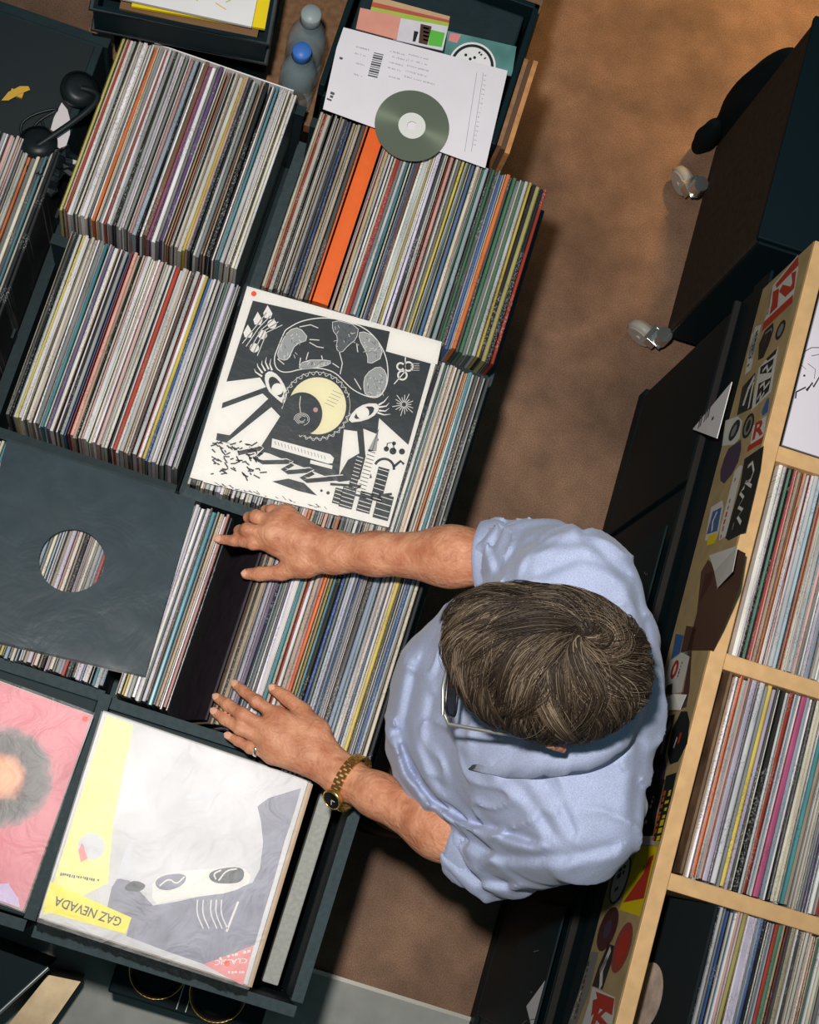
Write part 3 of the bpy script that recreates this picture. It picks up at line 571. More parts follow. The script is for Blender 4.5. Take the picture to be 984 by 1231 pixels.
# stickers on the outer face of the rack
RN = np.array([math.cos(RZ), math.sin(RZ), 0]); RPp = np.array([RP[0], RP[1], 0])
def on(k): return lambda x, y: at_plane(x, y, RPp-RN*(.0004*k), RN)
WN = (-RN[0], -RN[1], 0)
S1, S2, S3 = on(1), on(2), on(3)
COLS = {'red': (176, 52, 38), 'black': (30, 38, 38), 'white': (206, 204, 196), 'yellow': (220, 196, 20), 'blue': (58, 96, 150), 'purple': (70, 58, 78), 'maroon': (70, 40, 40), 'brick': (142, 66, 58), 'grey': (120, 120, 116), 'brown': (84, 60, 48), 'orange': (190, 84, 40), 'green': (110, 126, 40)}
def smat(c): return mat('sticker_'+c, COLS[c], .45)
def sticker(label, shapes):
    """shapes: list of (kind, colour, data), pixel positions in the photograph cast on to the rack's side plane"""
    mb = MB(); names = []
    for i, (kind, c, d) in enumerate(shapes):
        if c not in names: names.append(c)
        mi = names.index(c); fn = on(1+i*.6 if i < 6 else 4.6)
        if kind == 'poly': mb.poly([fn(*p) for p in d], mi)
        elif kind == 'oval':
            x, y, a, b, ang = d; ca, sa = math.cos(math.radians(ang)), math.sin(math.radians(ang))
            mb.poly([fn(x+a*math.cos(t)*ca-b*math.sin(t)*sa, y+a*math.cos(t)*sa+b*math.sin(t)*ca) for t in np.linspace(0, 6.283, 33)[:-1]], mi)
        elif kind == 'line': mb.stroke([fn(*p) for p in d[0]], d[1], mi, n=WN)
        elif kind == 'scrib': scribble(mb, fn(*d[0]), fn(*d[1]), d[2], mi, d[3], WN, seed=int(d[0][0]))
        elif kind == 'text': text_quad(mb, d[0], fn(*d[1]), fn(*d[2]), fn(*d[3]), mi)
    relocate(mb, ply); mb.v = [tuple(v) for v in mb.v]
    return mb.build('sticker', [smat(c) for c in names], ply, label)
Z = lambda ox, oy, s: (lambda pts: [(ox+x/s, oy+y/s) for x, y in pts])
z2, z3, z4, z5, z6, z7, z8 = Z(860, 300, 9.47), Z(840, 400, 9.47), Z(830, 520, 9.47), Z(770, 760, 10.26), Z(740, 880, 9.47), Z(715, 990, 9.84), Z(670, 1090, 8.73)
sticker('red and white letter sticker', [('poly', 'white', z2([(935, 60), (940, 220), (890, 500), (870, 600), (520, 940), (545, 830), (580, 740), (650, 410)])),
    ('poly', 'red', z2([(935, 75), (940, 180), (690, 440), (680, 400)])), ('poly', 'red', z2([(860, 270), (915, 240), (890, 440), (790, 540), (720, 480), (760, 400), (850, 420), (870, 380)])),
    ('poly', 'red', z2([(880, 510), (870, 600), (520, 935), (545, 825)])), ('poly', 'red', z2([(650, 480), (720, 440), (700, 650), (610, 740), (640, 600)])), ('scrib', 'grey', (z2([(590, 760)])[0], z2([(645, 430)])[0], .008, 10))])
sticker('black oval sticker', [('poly', 'black', z2([(655, 830), (655, 920), (600, 1090), (540, 1230), (480, 1260), (490, 1080), (560, 920)])), ('poly', 'maroon', z2([(600, 940), (580, 1050), (530, 1130), (540, 1030)])), ('line', 'grey', (z2([(560, 960), (630, 900), (640, 930)]), .004))])
sticker('small dark oval sticker', [('oval', 'black', (*z2([(735, 915)])[0], 13, 4.2, -68)), ('oval', 'grey', (*z2([(735, 915)])[0], 8.5, 2.4, -68))])
sticker('pale strip of dark letters', [('poly', 'white', z2([(450, 880), (520, 850), (420, 1240), (350, 1240)])), ('scrib', 'black', (z2([(415, 1225)])[0], z2([(485, 900)])[0], .010, 9))])
sticker('pale strip of dark letters', [('poly', 'white', z3([(600, 10), (680, 0), (590, 420), (520, 480)])), ('scrib', 'black', (z3([(545, 460)])[0], z3([(640, 60)])[0], .011, 9))])
sticker('white and black lettered sticker', [('poly', 'white', z3([(905, 150), (820, 670), (590, 890), (680, 400)])), ('poly', 'black', z3([(890, 170), (870, 240), (780, 320), (760, 300)])), ('poly', 'black', z3([(850, 290), (820, 450), (690, 470), (700, 390)])),
    ('poly', 'black', z3([(820, 500), (790, 660), (640, 820), (680, 560)])), ('line', 'white', (z3([(720, 440), (770, 380), (780, 440), (830, 380)]), .006)), ('line', 'white', (z3([(680, 560), (820, 490)]), .006)),
    ('line', 'white', (z3([(690, 620), (740, 570), (740, 640), (800, 560)]), .006)), ('line', 'white', (z3([(660, 760), (700, 680), (690, 760), (740, 680)]), .006))])
sticker('black and white torn sticker', [('poly', 'black', z3([(490, 620), (640, 450), (600, 860), (430, 940)])), ('line', 'white', (z3([(630, 500), (560, 640), (500, 830)]), .012)), ('line', 'white', (z3([(620, 560), (590, 700), (560, 860)]), .008))])
sticker('small blue sticker', [('poly', 'blue', z3([(770, 750), (800, 740), (780, 900), (720, 950), (710, 900)]))])
sticker('black round sticker on white', [('poly', 'white', z3([(300, 1000), (440, 950), (490, 1000), (460, 1200), (400, 1270), (260, 1290)])), ('oval', 'black', (*z3([(400, 1110)])[0], 14, 4.4, -66)), ('oval', 'grey', (*z3([(395, 1115)])[0], 8, 2, -66))])
sticker('black oval sticker', [('oval', 'black', (*z3([(558, 1060)])[0], 16, 5.6, -72)), ('oval', 'grey', (*z3([(558, 1060)])[0], 12, 3.6, -72)), ('oval', 'black', (*z3([(558, 1060)])[0], 8, 1.7, -72))])
sticker('red and white letter sticker', [('poly', 'white', z3([(770, 940), (740, 1150), (640, 1290), (580, 1290), (610, 1060)])), ('text', 'red', ('R', z3([(600, 1230)])[0], z3([(725, 1150)])[0], z3([(640, 1030)])[0])), ('line', 'red', (z4([(645, 185), (815, 80)]), .010))])
sticker('dark purple oval sticker', [('poly', 'purple', z4([(570, 80), (575, 180), (540, 330), (470, 470), (380, 580), (335, 550), (335, 440), (380, 290), (430, 180)]))])
sticker('black sticker with pale script', [('poly', 'black', z4([(830, 150), (790, 420), (620, 1130), (430, 1230), (390, 1200), (560, 600), (610, 300)])), ('line', 'white', (z4([(650, 390), (700, 340), (715, 440), (680, 540), (620, 560), (690, 610)]), .006)),
    ('line', 'white', (z4([(610, 620), (560, 690), (600, 740), (540, 850), (590, 880), (530, 960), (570, 1030)]), .007)), ('line', 'grey', (z4([(490, 1030), (470, 1110)]), .005))])
sticker('white strip of red letters', [('poly', 'white', z4([(560, 370), (590, 380), (400, 1180), (320, 1230), (330, 1100), (500, 440)])), ('scrib', 'red', (z4([(345, 1200)])[0], z4([(525, 470)])[0], .010, 9))])
sticker('blue, white and yellow sticker', [('poly', 'white', z4([(230, 850), (360, 770), (370, 850), (310, 1150), (280, 1230), (160, 1230)])), ('poly', 'blue', z4([(250, 900), (350, 850), (300, 1120), (180, 1160)])), ('poly', 'yellow', z4([(200, 1180), (300, 1130), (270, 1260), (180, 1290)])), ('line', 'white', (z4([(300, 900), (250, 1010), (240, 1120)]), .008))])
z9 = Z(740, 480, 4.105)
sticker('dark brown torn poster scrap', [('poly', 'brown', z9([(455, 790), (490, 830), (500, 940), (600, 740), (640, 760), (610, 930), (530, 1130), (480, 1240), (350, 1240), (400, 1050), (420, 850)])), ('poly', 'maroon', z9([(440, 860), (480, 850), (470, 900), (410, 1010)]))])
sticker('brown and dark scraped sticker', [('poly', 'brown', z5([(560, -80), (680, -60), (630, 200), (600, 700), (560, 920), (490, 950), (520, 740), (600, 300), (490, 240)])), ('poly', 'purple', z5([(500, 740), (560, 760), (555, 900), (490, 950)]))])
sticker('bright blue sticker', [('poly', 'blue', z5([(430, 20), (530, 40), (470, 290), (370, 340)]))])
sticker('white sticker with a red oval', [('poly', 'white', z5([(480, 260), (620, 220), (500, 740), (280, 770), (300, 580), (370, 340)])), ('oval', 'red', (*z5([(415, 460)])[0], 12, 3.6, -72)), ('oval', 'white', (*z5([(415, 460)])[0], 7, 1.2, -72)), ('scrib', 'black', (z5([(440, 600)])[0], z5([(520, 350)])[0], .006, 6)), ('poly', 'black', z5([(280, 760), (320, 660), (390, 630), (380, 760)]))])
sticker('round black record sticker', [('oval', 'black', (*z8([(0, 0)])[0], .1, .1, 0)), ('poly', 'black', [(670+x/2.73, 780+y/2.73) for x, y in ((405, 205), (425, 205), (433, 240), (425, 310), (395, 370), (368, 380), (360, 340), (375, 265))]), ('line', 'white', ([(670+380/2.73, 780+325/2.73), (670+392/2.73, 780+290/2.73)], .006)), ('line', 'red', ([(670+395/2.73, 780+310/2.73), (670+405/2.73, 780+275/2.73)], .010))][1:])
sticker('black sticker with a pale figure', [('poly', 'black', [(670+x/2.73, 780+y/2.73) for x, y in ((335, 225), (385, 215), (345, 380), (300, 400), (295, 350))]), ('line', 'grey', ([(670+372/2.73, 780+240/2.73), (670+350/2.73, 780+290/2.73), (670+340/2.73, 780+345/2.73)], .016))])
sticker('dark purple and teal sticker', [('poly', 'purple', z6([(420, 300), (560, 270), (575, 380), (550, 540), (370, 540)])), ('line', 'magenta' if False else 'maroon', (z6([(470, 400), (420, 510)]), .012))])
sticker('black sticker with a row of pale marks', [('poly', 'black', z6([(380, 540), (560, 540), (470, 900), (420, 1180), (250, 1180), (120, 1230), (200, 900)])), ('scrib', 'white', (z6([(345, 1050)])[0], z6([(450, 700)])[0], .014, 6)), ('line', 'grey', (z6([(300, 780), (270, 950)]), .010))])
sticker('yellow and red lettered strip', [('poly', 'black', z6([(570, 500), (690, 460), (640, 700), (500, 1240), (420, 1240)])), ('scrib', 'yellow', (z6([(495, 1230)])[0], z6([(635, 640)])[0], .020, 7)), ('scrib', 'orange', (z6([(440, 1220)])[0], z6([(575, 650)])[0], .018, 8))])
sticker('pale blank sticker', [('poly', 'white', z7([(510, 150), (700, 150), (690, 250), (520, 260), (450, 330), (440, 260)]))])
sticker('yellow sticker with a red brick triangle', [('poly', 'yellow', z7([(520, 260), (745, 275), (530, 1100), (285, 1020), (330, 880), (430, 520)])), ('poly', 'red', z7([(330, 935), (570, 590), (640, 400), (690, 370), (640, 590), (575, 885)])), ('scrib', 'red', (z7([(560, 560)])[0], z7([(690, 420)])[0], .010, 4))])
sticker('black-ringed oval sticker', [('oval', 'black', (*z7([(295, 655)])[0], 32, 9.5, -72)), ('oval', 'white', (*z7([(295, 655)])[0], 29, 7.5, -72)), ('scrib', 'black', (z7([(270, 780)])[0], z7([(330, 480)])[0], .020, 4)), ('scrib', 'black', (z7([(340, 600)])[0], z7([(375, 460)])[0], .014, 2))])
sticker('dark maroon round sticker', [('oval', 'maroon', (*z8([(525, 235)])[0], 28, 10, -71)), ('oval', 'purple', (*z8([(525, 235)])[0], 12, 4, -71))])
sticker('brick red oval sticker', [('oval', 'brick', (*z8([(675, 430)])[0], 32, 9.5, -73)), ('oval', 'red', (*z8([(675, 430)])[0], 22, 5.5, -73))])
sticker('grey and black figure sticker', [('poly', 'black', z8([(530, 390), (595, 410), (560, 600), (470, 870), (360, 830), (420, 650)])), ('line', 'white', (z8([(555, 440), (490, 600), (460, 690), (450, 850)]), .014)), ('line', 'grey', (z8([(520, 540), (440, 680)]), .010))])
sticker('strip of small brown letters', [('poly', 'grey', z8([(350, 470), (430, 480), (330, 900), (200, 1230), (110, 1230), (220, 900)])), ('scrib', 'brown', (z8([(190, 1180)])[0], z8([(340, 560)])[0], .014, 10)), ('scrib', 'white', (z8([(150, 1180)])[0], z8([(250, 880)])[0], .007, 10))])
sticker('red and white letter sticker', [('poly', 'white', z8([(365, 840), (600, 950), (590, 1140), (560, 1280), (240, 1280), (330, 1000)])), ('poly', 'red', z8([(400, 890), (595, 965), (570, 1140), (430, 1060)])), ('text', 'red', ('K', z8([(330, 1290)])[0], z8([(540, 1250)])[0], z8([(400, 1060)])[0])), ('poly', 'red', z8([(370, 980), (430, 960), (430, 1070), (350, 1150)]))])
# curling paper scraps that stand off the panel
def scrap(label, pts, lift, c):
    mb = MB(); q = [at_plane(x, y, RPp-RN*l, RN) for (x, y), l in zip(pts, lift)]; mb.poly(q, 0, .0006, WN); relocate(mb, ply); mb.build('paper_scrap', [smat(c)], ply, label)
scrap('white curled paper scrap', z9([(460, 770), (600, 722), (575, 850), (500, 930), (485, 850)]), (.012, .016, .014, .008, .004), 'white')
scrap('cream curled sticker edge', z5([(215, 850), (400, 760), (560, 770), (480, 960), (230, 960), (200, 910)]), (.010, .012, .004, .002, .012, .014), 'white')

# shrink-wrapped sleeves leaning in the ledge below the panel
def lean_sleeve(label, y, rot, z0, m, tri=None, mark=False):
    o = thing('record', label, 'record', RM @ Vector((-.012, y, z0)), RZ)
    mb = MB(); R = Matrix.Rotation(rot, 3, 'X'); mb.box((0, 0, 0), (.003, .30, .30), 0, R); mb.build('sleeve', [m], o)
    rq = random.Random(int(y*100))
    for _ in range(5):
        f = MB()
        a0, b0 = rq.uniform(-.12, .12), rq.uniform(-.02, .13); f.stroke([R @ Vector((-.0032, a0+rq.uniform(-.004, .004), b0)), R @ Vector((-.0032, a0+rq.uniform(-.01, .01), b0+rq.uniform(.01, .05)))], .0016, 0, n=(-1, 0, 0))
        f.build('wrap_glint', [mat('wrap_glint', (112, 124, 124), .4)], o)  # pale streak painted as a reflection on the wrap
    if tri:
        t = MB(); t.poly([R @ Vector((-.0028, a, b)) for a, b in tri], 0)
        t.build('pale_corner', [WHITE], o)
    return o
SLB = mat('black_sleeve_gloss', (22, 40, 45), .6, spec=.12)
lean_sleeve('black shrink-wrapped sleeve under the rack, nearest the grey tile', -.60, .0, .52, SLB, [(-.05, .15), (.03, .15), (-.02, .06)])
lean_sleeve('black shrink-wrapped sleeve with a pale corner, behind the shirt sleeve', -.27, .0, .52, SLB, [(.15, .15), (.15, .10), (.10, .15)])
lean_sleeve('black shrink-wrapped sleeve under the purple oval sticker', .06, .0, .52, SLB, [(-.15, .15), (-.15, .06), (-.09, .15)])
cp = [at_plane(x, y, RPp-RN*.016, RN) for x, y in ((879, 459), (832, 516), (861, 527))]
cdp = thing('price_card', 'white triangular card with dark print sticking out below the stickered panel', 'card', sum(cp, Vector())/3)
mb = MB(); mb.poly(cp, 0, .0014, WN); scribble(mb, at_plane(838, 516, RPp-RN*.0164, RN), at_plane(852, 500, RPp-RN*.0164, RN), .035, 1, 6, WN, seed=3); relocate(mb, cdp)
mb.build('card', [WHITE, DGREY], cdp)
cs = MB(); q0 = cdp.location; cs.box(Vector((.008, 0, 0)), (.016, .012, .012)); cs.build('card_clip', [BLACK], cdp)

# covers inside the rack
Zr = 1.103
q = [at(929, 546, Zr), at(1135, 600, Zr), at(1190, 400, Zr), at(976, 352, Zr)]
q = [RM @ Vector((.030, .271, Zr)), RM @ Vector((.342, .271, Zr)), RM @ Vector((.342, .566, Zr)), RM @ Vector((.030, .566, Zr))]
lc = flat_thing('record', 'white record cover with a thin line drawing and handwriting in the plywood rack', 'record', q, .005, [mat('cool_white_card', (226, 218, 226), .55, noise=.03, nscale=15)])
mb = MB(); lm = lambda x, y: at(900+x/4.396, 280+y/4.396, Zr+.0006)
for l, wd in (([(235, 690), (270, 640), (330, 606), (375, 606)], .0012), ([(220, 730), (235, 700), (290, 650)], .0008), ([(245, 875), (250, 840), (300, 815), (305, 835), (335, 790), (340, 815), (372, 760), (380, 800), (420, 740)], .0022),
              ([(300, 830), (330, 800)], .0014), ([(240, 720), (280, 700), (300, 720)], .0008), ([(310, 690), (350, 720), (345, 770)], .0008), ([(330, 650), (380, 640), (430, 700)], .0010)): mb.stroke([lm(*p) for p in l], wd, 0)
mb.disc(lm, 292, 754, 6, 0, 10); subart(lc, mb, 'line_drawing', [INK])
ppart('cell_filler', .030, .39, .27, .566, .80, 1.093, BLACK)
ls = thing('record', 'black leaning sleeve with a cream centre label in the lowest visible plywood cell', 'record', RM @ Vector((.034, -.549, .803)), RZ)
th = .21; Rl = Matrix.Rotation(th, 3, 'Y')
mb = MB(); mb.box(Rl @ Vector((0, 0, H/2)), (.004, .294, H), 0, Rl); mb.build('sleeve', [mat('black_sleeve_matt', (30, 37, 40), .5)], ls)
mb = MB(); mb.poly([Rl @ Vector((-.0026, .05*math.cos(t), H*.56+.05*math.sin(t))) for t in np.linspace(0, 6.283, 33)[:-1]], 0); mb.build('centre_label', [mat('marbled_label', (196, 176, 160), .5, noise=.25, nscale=40)], ls, 'marbled cream round label')
bs = thing('record', 'clear-sleeved brown record leaning on the plywood side in the middle cell', 'record', RM @ Vector((.029, -.2265, .803)), RZ)
Rl = Matrix.Rotation(.025, 3, 'Y'); mb = MB(); mb.box(Rl @ Vector((0, 0, H/2)), (.004, .294, H-.006), 0, Rl); mb.build('sleeve', [mat('brown_streaked_sleeve', (116, 92, 72), .35, noise=.5, nscale=18)], bs)

# ------------------------------------------------------------------ things behind the counter
TZ = .69                                            # back table top
# black crate with an open tray of covers
cr = thing('storage_crate', 'black plastic crate on the brown table, carrying the open tray', 'crate', (-.505, 1.235, TZ), math.radians(8.5))
mb = MB(); mb.bbox(0, .26, 0, .40, 0, .205); bevel(mb.build('crate_body', [BLKPL], cr), .006)
mb = MB(); mb.bbox(-.004, .264, -.004, .404, .205, .215); bevel(mb.build('crate_lid', [BLKPL], cr), .003)
ty = thing('display_tray', 'open black plastic tray with shiny rims, full of covers', 'tray', (-.510, 1.173, .905), math.radians(8.5))
mb = MB(); mb.bbox(0, .27, 0, .44, 0, .006); mb.build('tray_floor', [BLKPL], ty)
for nm, b in (('tray_wall', (0, .27, 0, .006, .006, .075)), ('tray_wall', (0, .27, .434, .44, .006, .075)), ('tray_wall', (0, .006, .006, .434, .006, .075)), ('tray_wall', (.264, .27, .006, .434, .006, .075))):
    mb = MB(); mb.bbox(*b); mb.build(nm, [BLKPL], ty)
RIM = mat('shiny_plastic_rim', (70, 76, 80), .18, spec=.9)
for z in (.004, .077):
    mb = MB(); mb.tube([(-.003, -.003, z), (.273, -.003, z), (.273, .443, z), (-.003, .443, z)], .0035, 8, 0, True); mb.build('tray_rim', [RIM], ty)
tm = Matrix.Translation(ty.location) @ Matrix.Rotation(math.radians(8.5), 4, 'Z')
def tray_cover(label, x0, x1, y0, y1, z, m, rot=0.0, extra=None):
    c = Vector(((x0+x1)/2, (y0+y1)/2, z)); q = [tm @ (c+Matrix.Rotation(rot, 3, 'Z') @ Vector((sx*(x1-x0)/2, sy*(y1-y0)/2, 0))) for sx, sy in ((-1, -1), (1, -1), (1, 1), (-1, 1))]
    o = flat_thing('record', label, 'record', q, .006, [m])
    if extra: extra(o, c)
    return o
tray_cover('bright yellow cover under the white printed cover in the tray', .05, .262, .030, .33, .052, mat('yellow_cover', (242, 214, 30), .45), .03)
tray_cover('brown-edged cover lowest in the black tray', .04, .258, .022, .33, .040, mat('brown_cover', (126, 96, 66), .5), -.03)
def tcx(o, c):
    mb = MB(); W = lambda x, y: tm @ Vector((x, y, c.z+.0006))
    mb.stroke([W(.13, .075), (W(.185, .08))], .004, 0); mb.stroke([W(.185, .08), W(.183, .14)], .006, 0); mb.stroke([W(.13, .075), W(.128, .14)], .004, 0)
    rg = random.Random(5)
    for i in range(14):
        x, y = rg.uniform(.04, .225), rg.uniform(.04, .12); mb.stroke([W(x, y), W(x+rg.uniform(-.03, .03), y+rg.uniform(-.012, .02))], .0016, 1+(i % 2))
    subart(o, mb, 'printed_artwork', [mat('magenta_print', (200, 40, 90), .5), mat('lime_print', (170, 200, 90), .5), mat('ochre_print', (220, 180, 90), .5)])
tray_cover('white cover with magenta box and green squiggles, topmost in the tray', .01, .246, .028, .33, .066, WHITE, -.02, tcx)
# bottles
GL = mat('clear_plastic', (232, 240, 242), .08, spec=.5, trans=.92, ior=1.2); CAPB = mat('blue_cap', (66, 116, 196), .4); WATER = mat('water', (225, 238, 240), .02, trans=1.0, ior=1.2)
BOT = mat('bottle_plastic', (176, 200, 208), .15, spec=.7); BOT.node_tree.nodes['Principled BSDF'].inputs['Alpha'].default_value = .38
def bottle(label, px, py, ztop, h, r, capm):
    p = at(px, py, ztop); o = thing('water_bottle', label, 'bottle', (p.x, p.y, ztop-h))
    mb = MB(); mb.lathe([(0, .0), (r*.8, .0), (r, .008), (r, h*.35), (r*.95, h*.37), (r, h*.39), (r, h*.60), (r*.9, h*.70), (r*.6, h*.82), (r*.42, h*.88), (r*.40, h*.93), (0, h*.93)]); mb.build('bottle_body', [BOT], o)
    mb = MB(); mb.lathe([(r*.50, h*.90), (r*.52, h*.905), (r*.52, h*.985), (r*.48, h), (0, h)], seg=28); mb.build('cap', [capm], o)
    return o
bottle('clear water bottle with a blue cap behind the record bin', 363, 60, TZ+.215, .215, .030, CAPB)
bottle('clear bottle with a pale cap standing behind the blue-capped bottle', 374, 16, TZ+.25, .25, .032, mat('clear_cap', (150, 160, 162), .4))
# black box of discs
x0, x1, y0, y1 = -.150, .150, 1.212, 1.470
bx = thing('disc_box', 'open black box of discs and papers behind the orange box set bin', 'box', (0, 1.34, TZ))
for b in ((x0, x1, y1-.01, y1, TZ, .90), (x0, x0+.01, y0, y1, TZ, .90), (x1-.01, x1, y0, y1, TZ, .90), (x0, x1, y0, y0+.01, TZ, .86), (x0, x1, y0, y1, TZ, TZ+.008)):
    mb = MB(); mb.bbox(*b); relocate(mb, bx); bevel(mb.build('box_wall', [BLKPL], bx), .002)
mb = MB(); mb.bbox(.152, .176, 1.20, 1.385, TZ, .868); wb = MB(); wb.bbox(.1555, .176, 1.195, 1.388, 0, 0)
bd = thing('wooden_board', 'brown wooden board standing on edge against the disc box', 'board', (.166, 1.29, TZ)); mb = MB(); mb.bbox(.1525, .160, 1.225, 1.385, TZ, .872); relocate(mb, bd); mb.build('board', [mat('board_wood', (150, 110, 76), .6, noise=.3, nscale=50)], bd)
bd2 = thing('wooden_board', 'thin orange-brown wooden panel edge beside the standing board', 'board', (.172, 1.29, TZ)); mb = MB(); mb.bbox(.168, .176, 1.215, 1.385, TZ, .876); relocate(mb, bd2); mb.build('frame_side', [mat('frame_wood', (196, 138, 86), .5, noise=.2, nscale=60)], bd2)
mb = MB(); mb.bbox(.160, .168, 1.225, 1.380, TZ, .864); relocate(mb, bd2); mb.build('backing', [mat('backing_brown', (92, 72, 54), .7)], bd2)
# contents, each a thing
def flat_px(name, label, cat, pts, z, th, m): return flat_thing(name, label, cat, [at(x, y, z) for x, y in pts], th, [m])
pile = thing('foam_block', 'black foam block filling the disc box under the papers', 'foam block', (0, 1.34, TZ+.008)); mb = MB()
mb.bbox(-.132, .132, 1.226, 1.452, TZ+.009, TZ+.19)
relocate(mb, pile); bevel(mb.build('foam', [BLACK], pile), .004)
C5 = Z(380, 0, 3.785)
for k, (lab, pts, z, c) in enumerate((('cream and red magazine at the back of the disc box', [(262, -20), (608, 75), (585, 180), (240, 90)], .884, (206, 168, 130)),
        ('red-edged magazine under the cream one in the disc box', [(255, 8), (606, 92), (588, 150), (245, 60)], .8865, (190, 92, 70)),
        ('lime green magazine in the disc box', [(250, 30), (604, 104), (590, 170), (235, 100)], .889, (170, 196, 80)),
        ('white flyer with a green corner in the disc box', [(372, 80), (600, 120), (575, 230), (350, 180)], .8915, (220, 214, 222)),
        ('salmon pink card beside the white paper in the disc box', [(200, 35), (385, 75), (365, 180), (180, 130)], .894, (226, 154, 136)))):
    o = flat_px('magazine' if k < 3 else 'flyer', lab, 'magazine' if k < 3 else 'paper', C5(pts), z, .0022, mat('paper_%d' % k, c, .5, noise=.06, nscale=40))
    if k == 3:
        mb = MB(); W = lambda x, y: at(*C5([(x, y)])[0], z+.0005)
        mb.poly([W(520, 135), (W(585, 150)), W(570, 215), W(508, 205)], 0); mb.poly([W(475, 108), W(525, 120), W(505, 205), W(465, 195)], 1); mb.poly([W(445, 140), W(465, 145), W(450, 190), W(438, 188)], 2)
        for i in range(4): mb.stroke([W(486, 125+i*18), W(512, 132+i*18)], .003, 3)
        subart(o, mb, 'printed_artwork', [mat('green_print', (96, 190, 70), .5), mat('dark_brown_print', (80, 60, 50), .5), INK, mat('yellow_print', (240, 226, 70), .5)])
ds = flat_px('picture_disc', 'square teal and pink sleeve holding a white disc with a black ring', 'record', C5([(598, 140), (910, 212), (890, 345), (575, 290)]), .888, .003, mat('teal_sleeve', (92, 140, 136), .4, noise=.35, nscale=14))
mb = MB(); W = lambda k: (lambda x, y: at(*C5([(x, y)])[0], .888+.0005*k)); mb.disc(W(1), 708, 300, 108, 0, 36); mb.disc(W(2), 708, 300, 99, 1, 36); mb.disc(W(3), 708, 300, 86, 0, 36)
for x, y in ((680, 250), (720, 262), (700, 268)): mb.disc(W(4), x, y, 7, 1, 10)
scribble(mb, W(4)(735, 240), W(4)(770, 275), .006, 1, 4, seed=3); mb.poly([W(1)(610, 150), W(1)(660, 158), W(1)(640, 195), W(1)(600, 185)], 2)
subart(ds, mb, 'printed_disc', [WHITE, INK, mat('rose_print', (226, 140, 140), .5)])
pp = flat_px('shipping_paper', 'large white printed waybill sheet lying over the disc box', 'paper', [(410, 32), (610, 85), (583, 202), (388, 131)], .900, .0012, mat('waybill_white', (232, 226, 232), .6, noise=.03, nscale=15))
mb = MB(); W = lambda x, y: at(*C5([(x, y)])[0], .9006)
for i in range(11):
    f = i/11; mb.stroke([W(262-30*f, 240+112*f), W(306-30*f, 250+112*f)], .0016+.0016*((i*7) % 3)/2, 0)
subart(pp, mb, 'barcode', [DGREY]); mb = MB()
for i, (x, y, l) in enumerate(((180, 215, 60), (175, 245, 50), (335, 235, 70), (345, 260, 70), (330, 285, 66), (325, 310, 66), (420, 250, 90), (418, 275, 90), (412, 300, 100), (405, 325, 96), (180, 290, 40), (170, 340, 40), (400, 350, 140), (330, 350, 50))):
    scribble(mb, W(x, y), W(x+l, y+l*.27), .0030, 1, int(l/6), seed=i)
scribble(mb, W(108, 300), W(128, 245), .0085, 0, 4, seed=31); scribble(mb, W(62, 475), W(86, 420), .0085, 0, 4, seed=32)
subart(pp, mb, 'printed_text', [DGREY, mat('faint_print', (176, 174, 180), .6)]); mb = MB()
for x in (730, 760): mb.stroke([W(x, 330), W(x-55, 690)], .0010, 1)
for i in range(16): scribble(mb, W(762-i*3.2, 345+i*21), W(775-i*3.2, 349+i*21), .0024, 1, 2, seed=50+i)
subart(pp, mb, 'perforation', [DGREY, mat('faint_print', (176, 174, 180), .6)])
cdz = .907; cc = at(495, 151, cdz)
cdo = thing('compact_disc', 'silvery green compact disc lying on the white waybill', 'disc', cc - Vector((0, 0, .0012)))
def cd_mat():
    m = mat('disc_silver', (118, 124, 108), .3, metal=.35, spec=.6); b = m.node_tree.nodes['Principled BSDF']; b.inputs['Thin Film Thickness'].default_value = 420; b.inputs['Thin Film IOR'].default_value = 1.6
    b.inputs['Anisotropic'].default_value = .8; return m
mb = MB(); mb.lathe([(.022, .0), (.060, .0), (.060, .0012), (.022, .0012), (.022, .0)], seg=48, smooth=False); mb.build('disc_ring', [cd_mat()], cdo)
mb = MB(); mb.lathe([(.0075, 0), (.022, 0), (.022, .0010), (.0075, .0010), (.0075, 0)], seg=40, smooth=False); mb.build('hub', [mat('hub_white', (226, 226, 220), .4)], cdo)

# black bin at the far left with headphones on a black sleeve
hb = at(60, 150, .86)
hs = flat_thing('record', 'black sleeve with a pale leaf-shaped label patch under the headphones', 'record', [Vector((-.800, .94, .846)), Vector((-.512, .94, .846)), Vector((-.512, 1.172, .846)), Vector((-.800, 1.172, .846))], .004, [mat('black_sleeve_matt', (30, 37, 40), .5)])
L5 = Z(0, 20, 5.864); mb = MB(); W = lambda x, y: at(*L5([(x, y)])[0], .8466)
mb.poly([W(*p) for p in ((435, 605), (475, 655), (497, 740), (492, 830), (470, 900), (447, 948), (400, 915), (345, 905), (355, 800), (380, 710))], 0); mb.poly([W(556, 588), W(608, 592), W(590, 650)], 0)
subart(hs, mb, 'label_patch', [mat('patch_white', (214, 206, 208), .6)]); 
ylw = flat_thing('leaf_scrap', 'curved yellow paper scrap lying on the black sleeve', 'paper', [at(*p, .853) for p in L5([(10, 590), (60, 530), (140, 490), (200, 490), (212, 515), (140, 545), (60, 590)])], .001, [mat('mustard_paper', (206, 164, 60), .6)])
mb = MB(); mb.box((0, 0, -.0035), (.02, .01, .005)); mb.build('fold', [mat('mustard_paper', (206, 164, 60), .6)], ylw)
part('raised_floor', [(-.95, -.50, .935, 1.18, .60, .840)], BLACK)
hp_ = thing('headphones', 'black headphones lying in the bin at the far end of the counter', 'headphones', (hb.x, hb.y, .848))
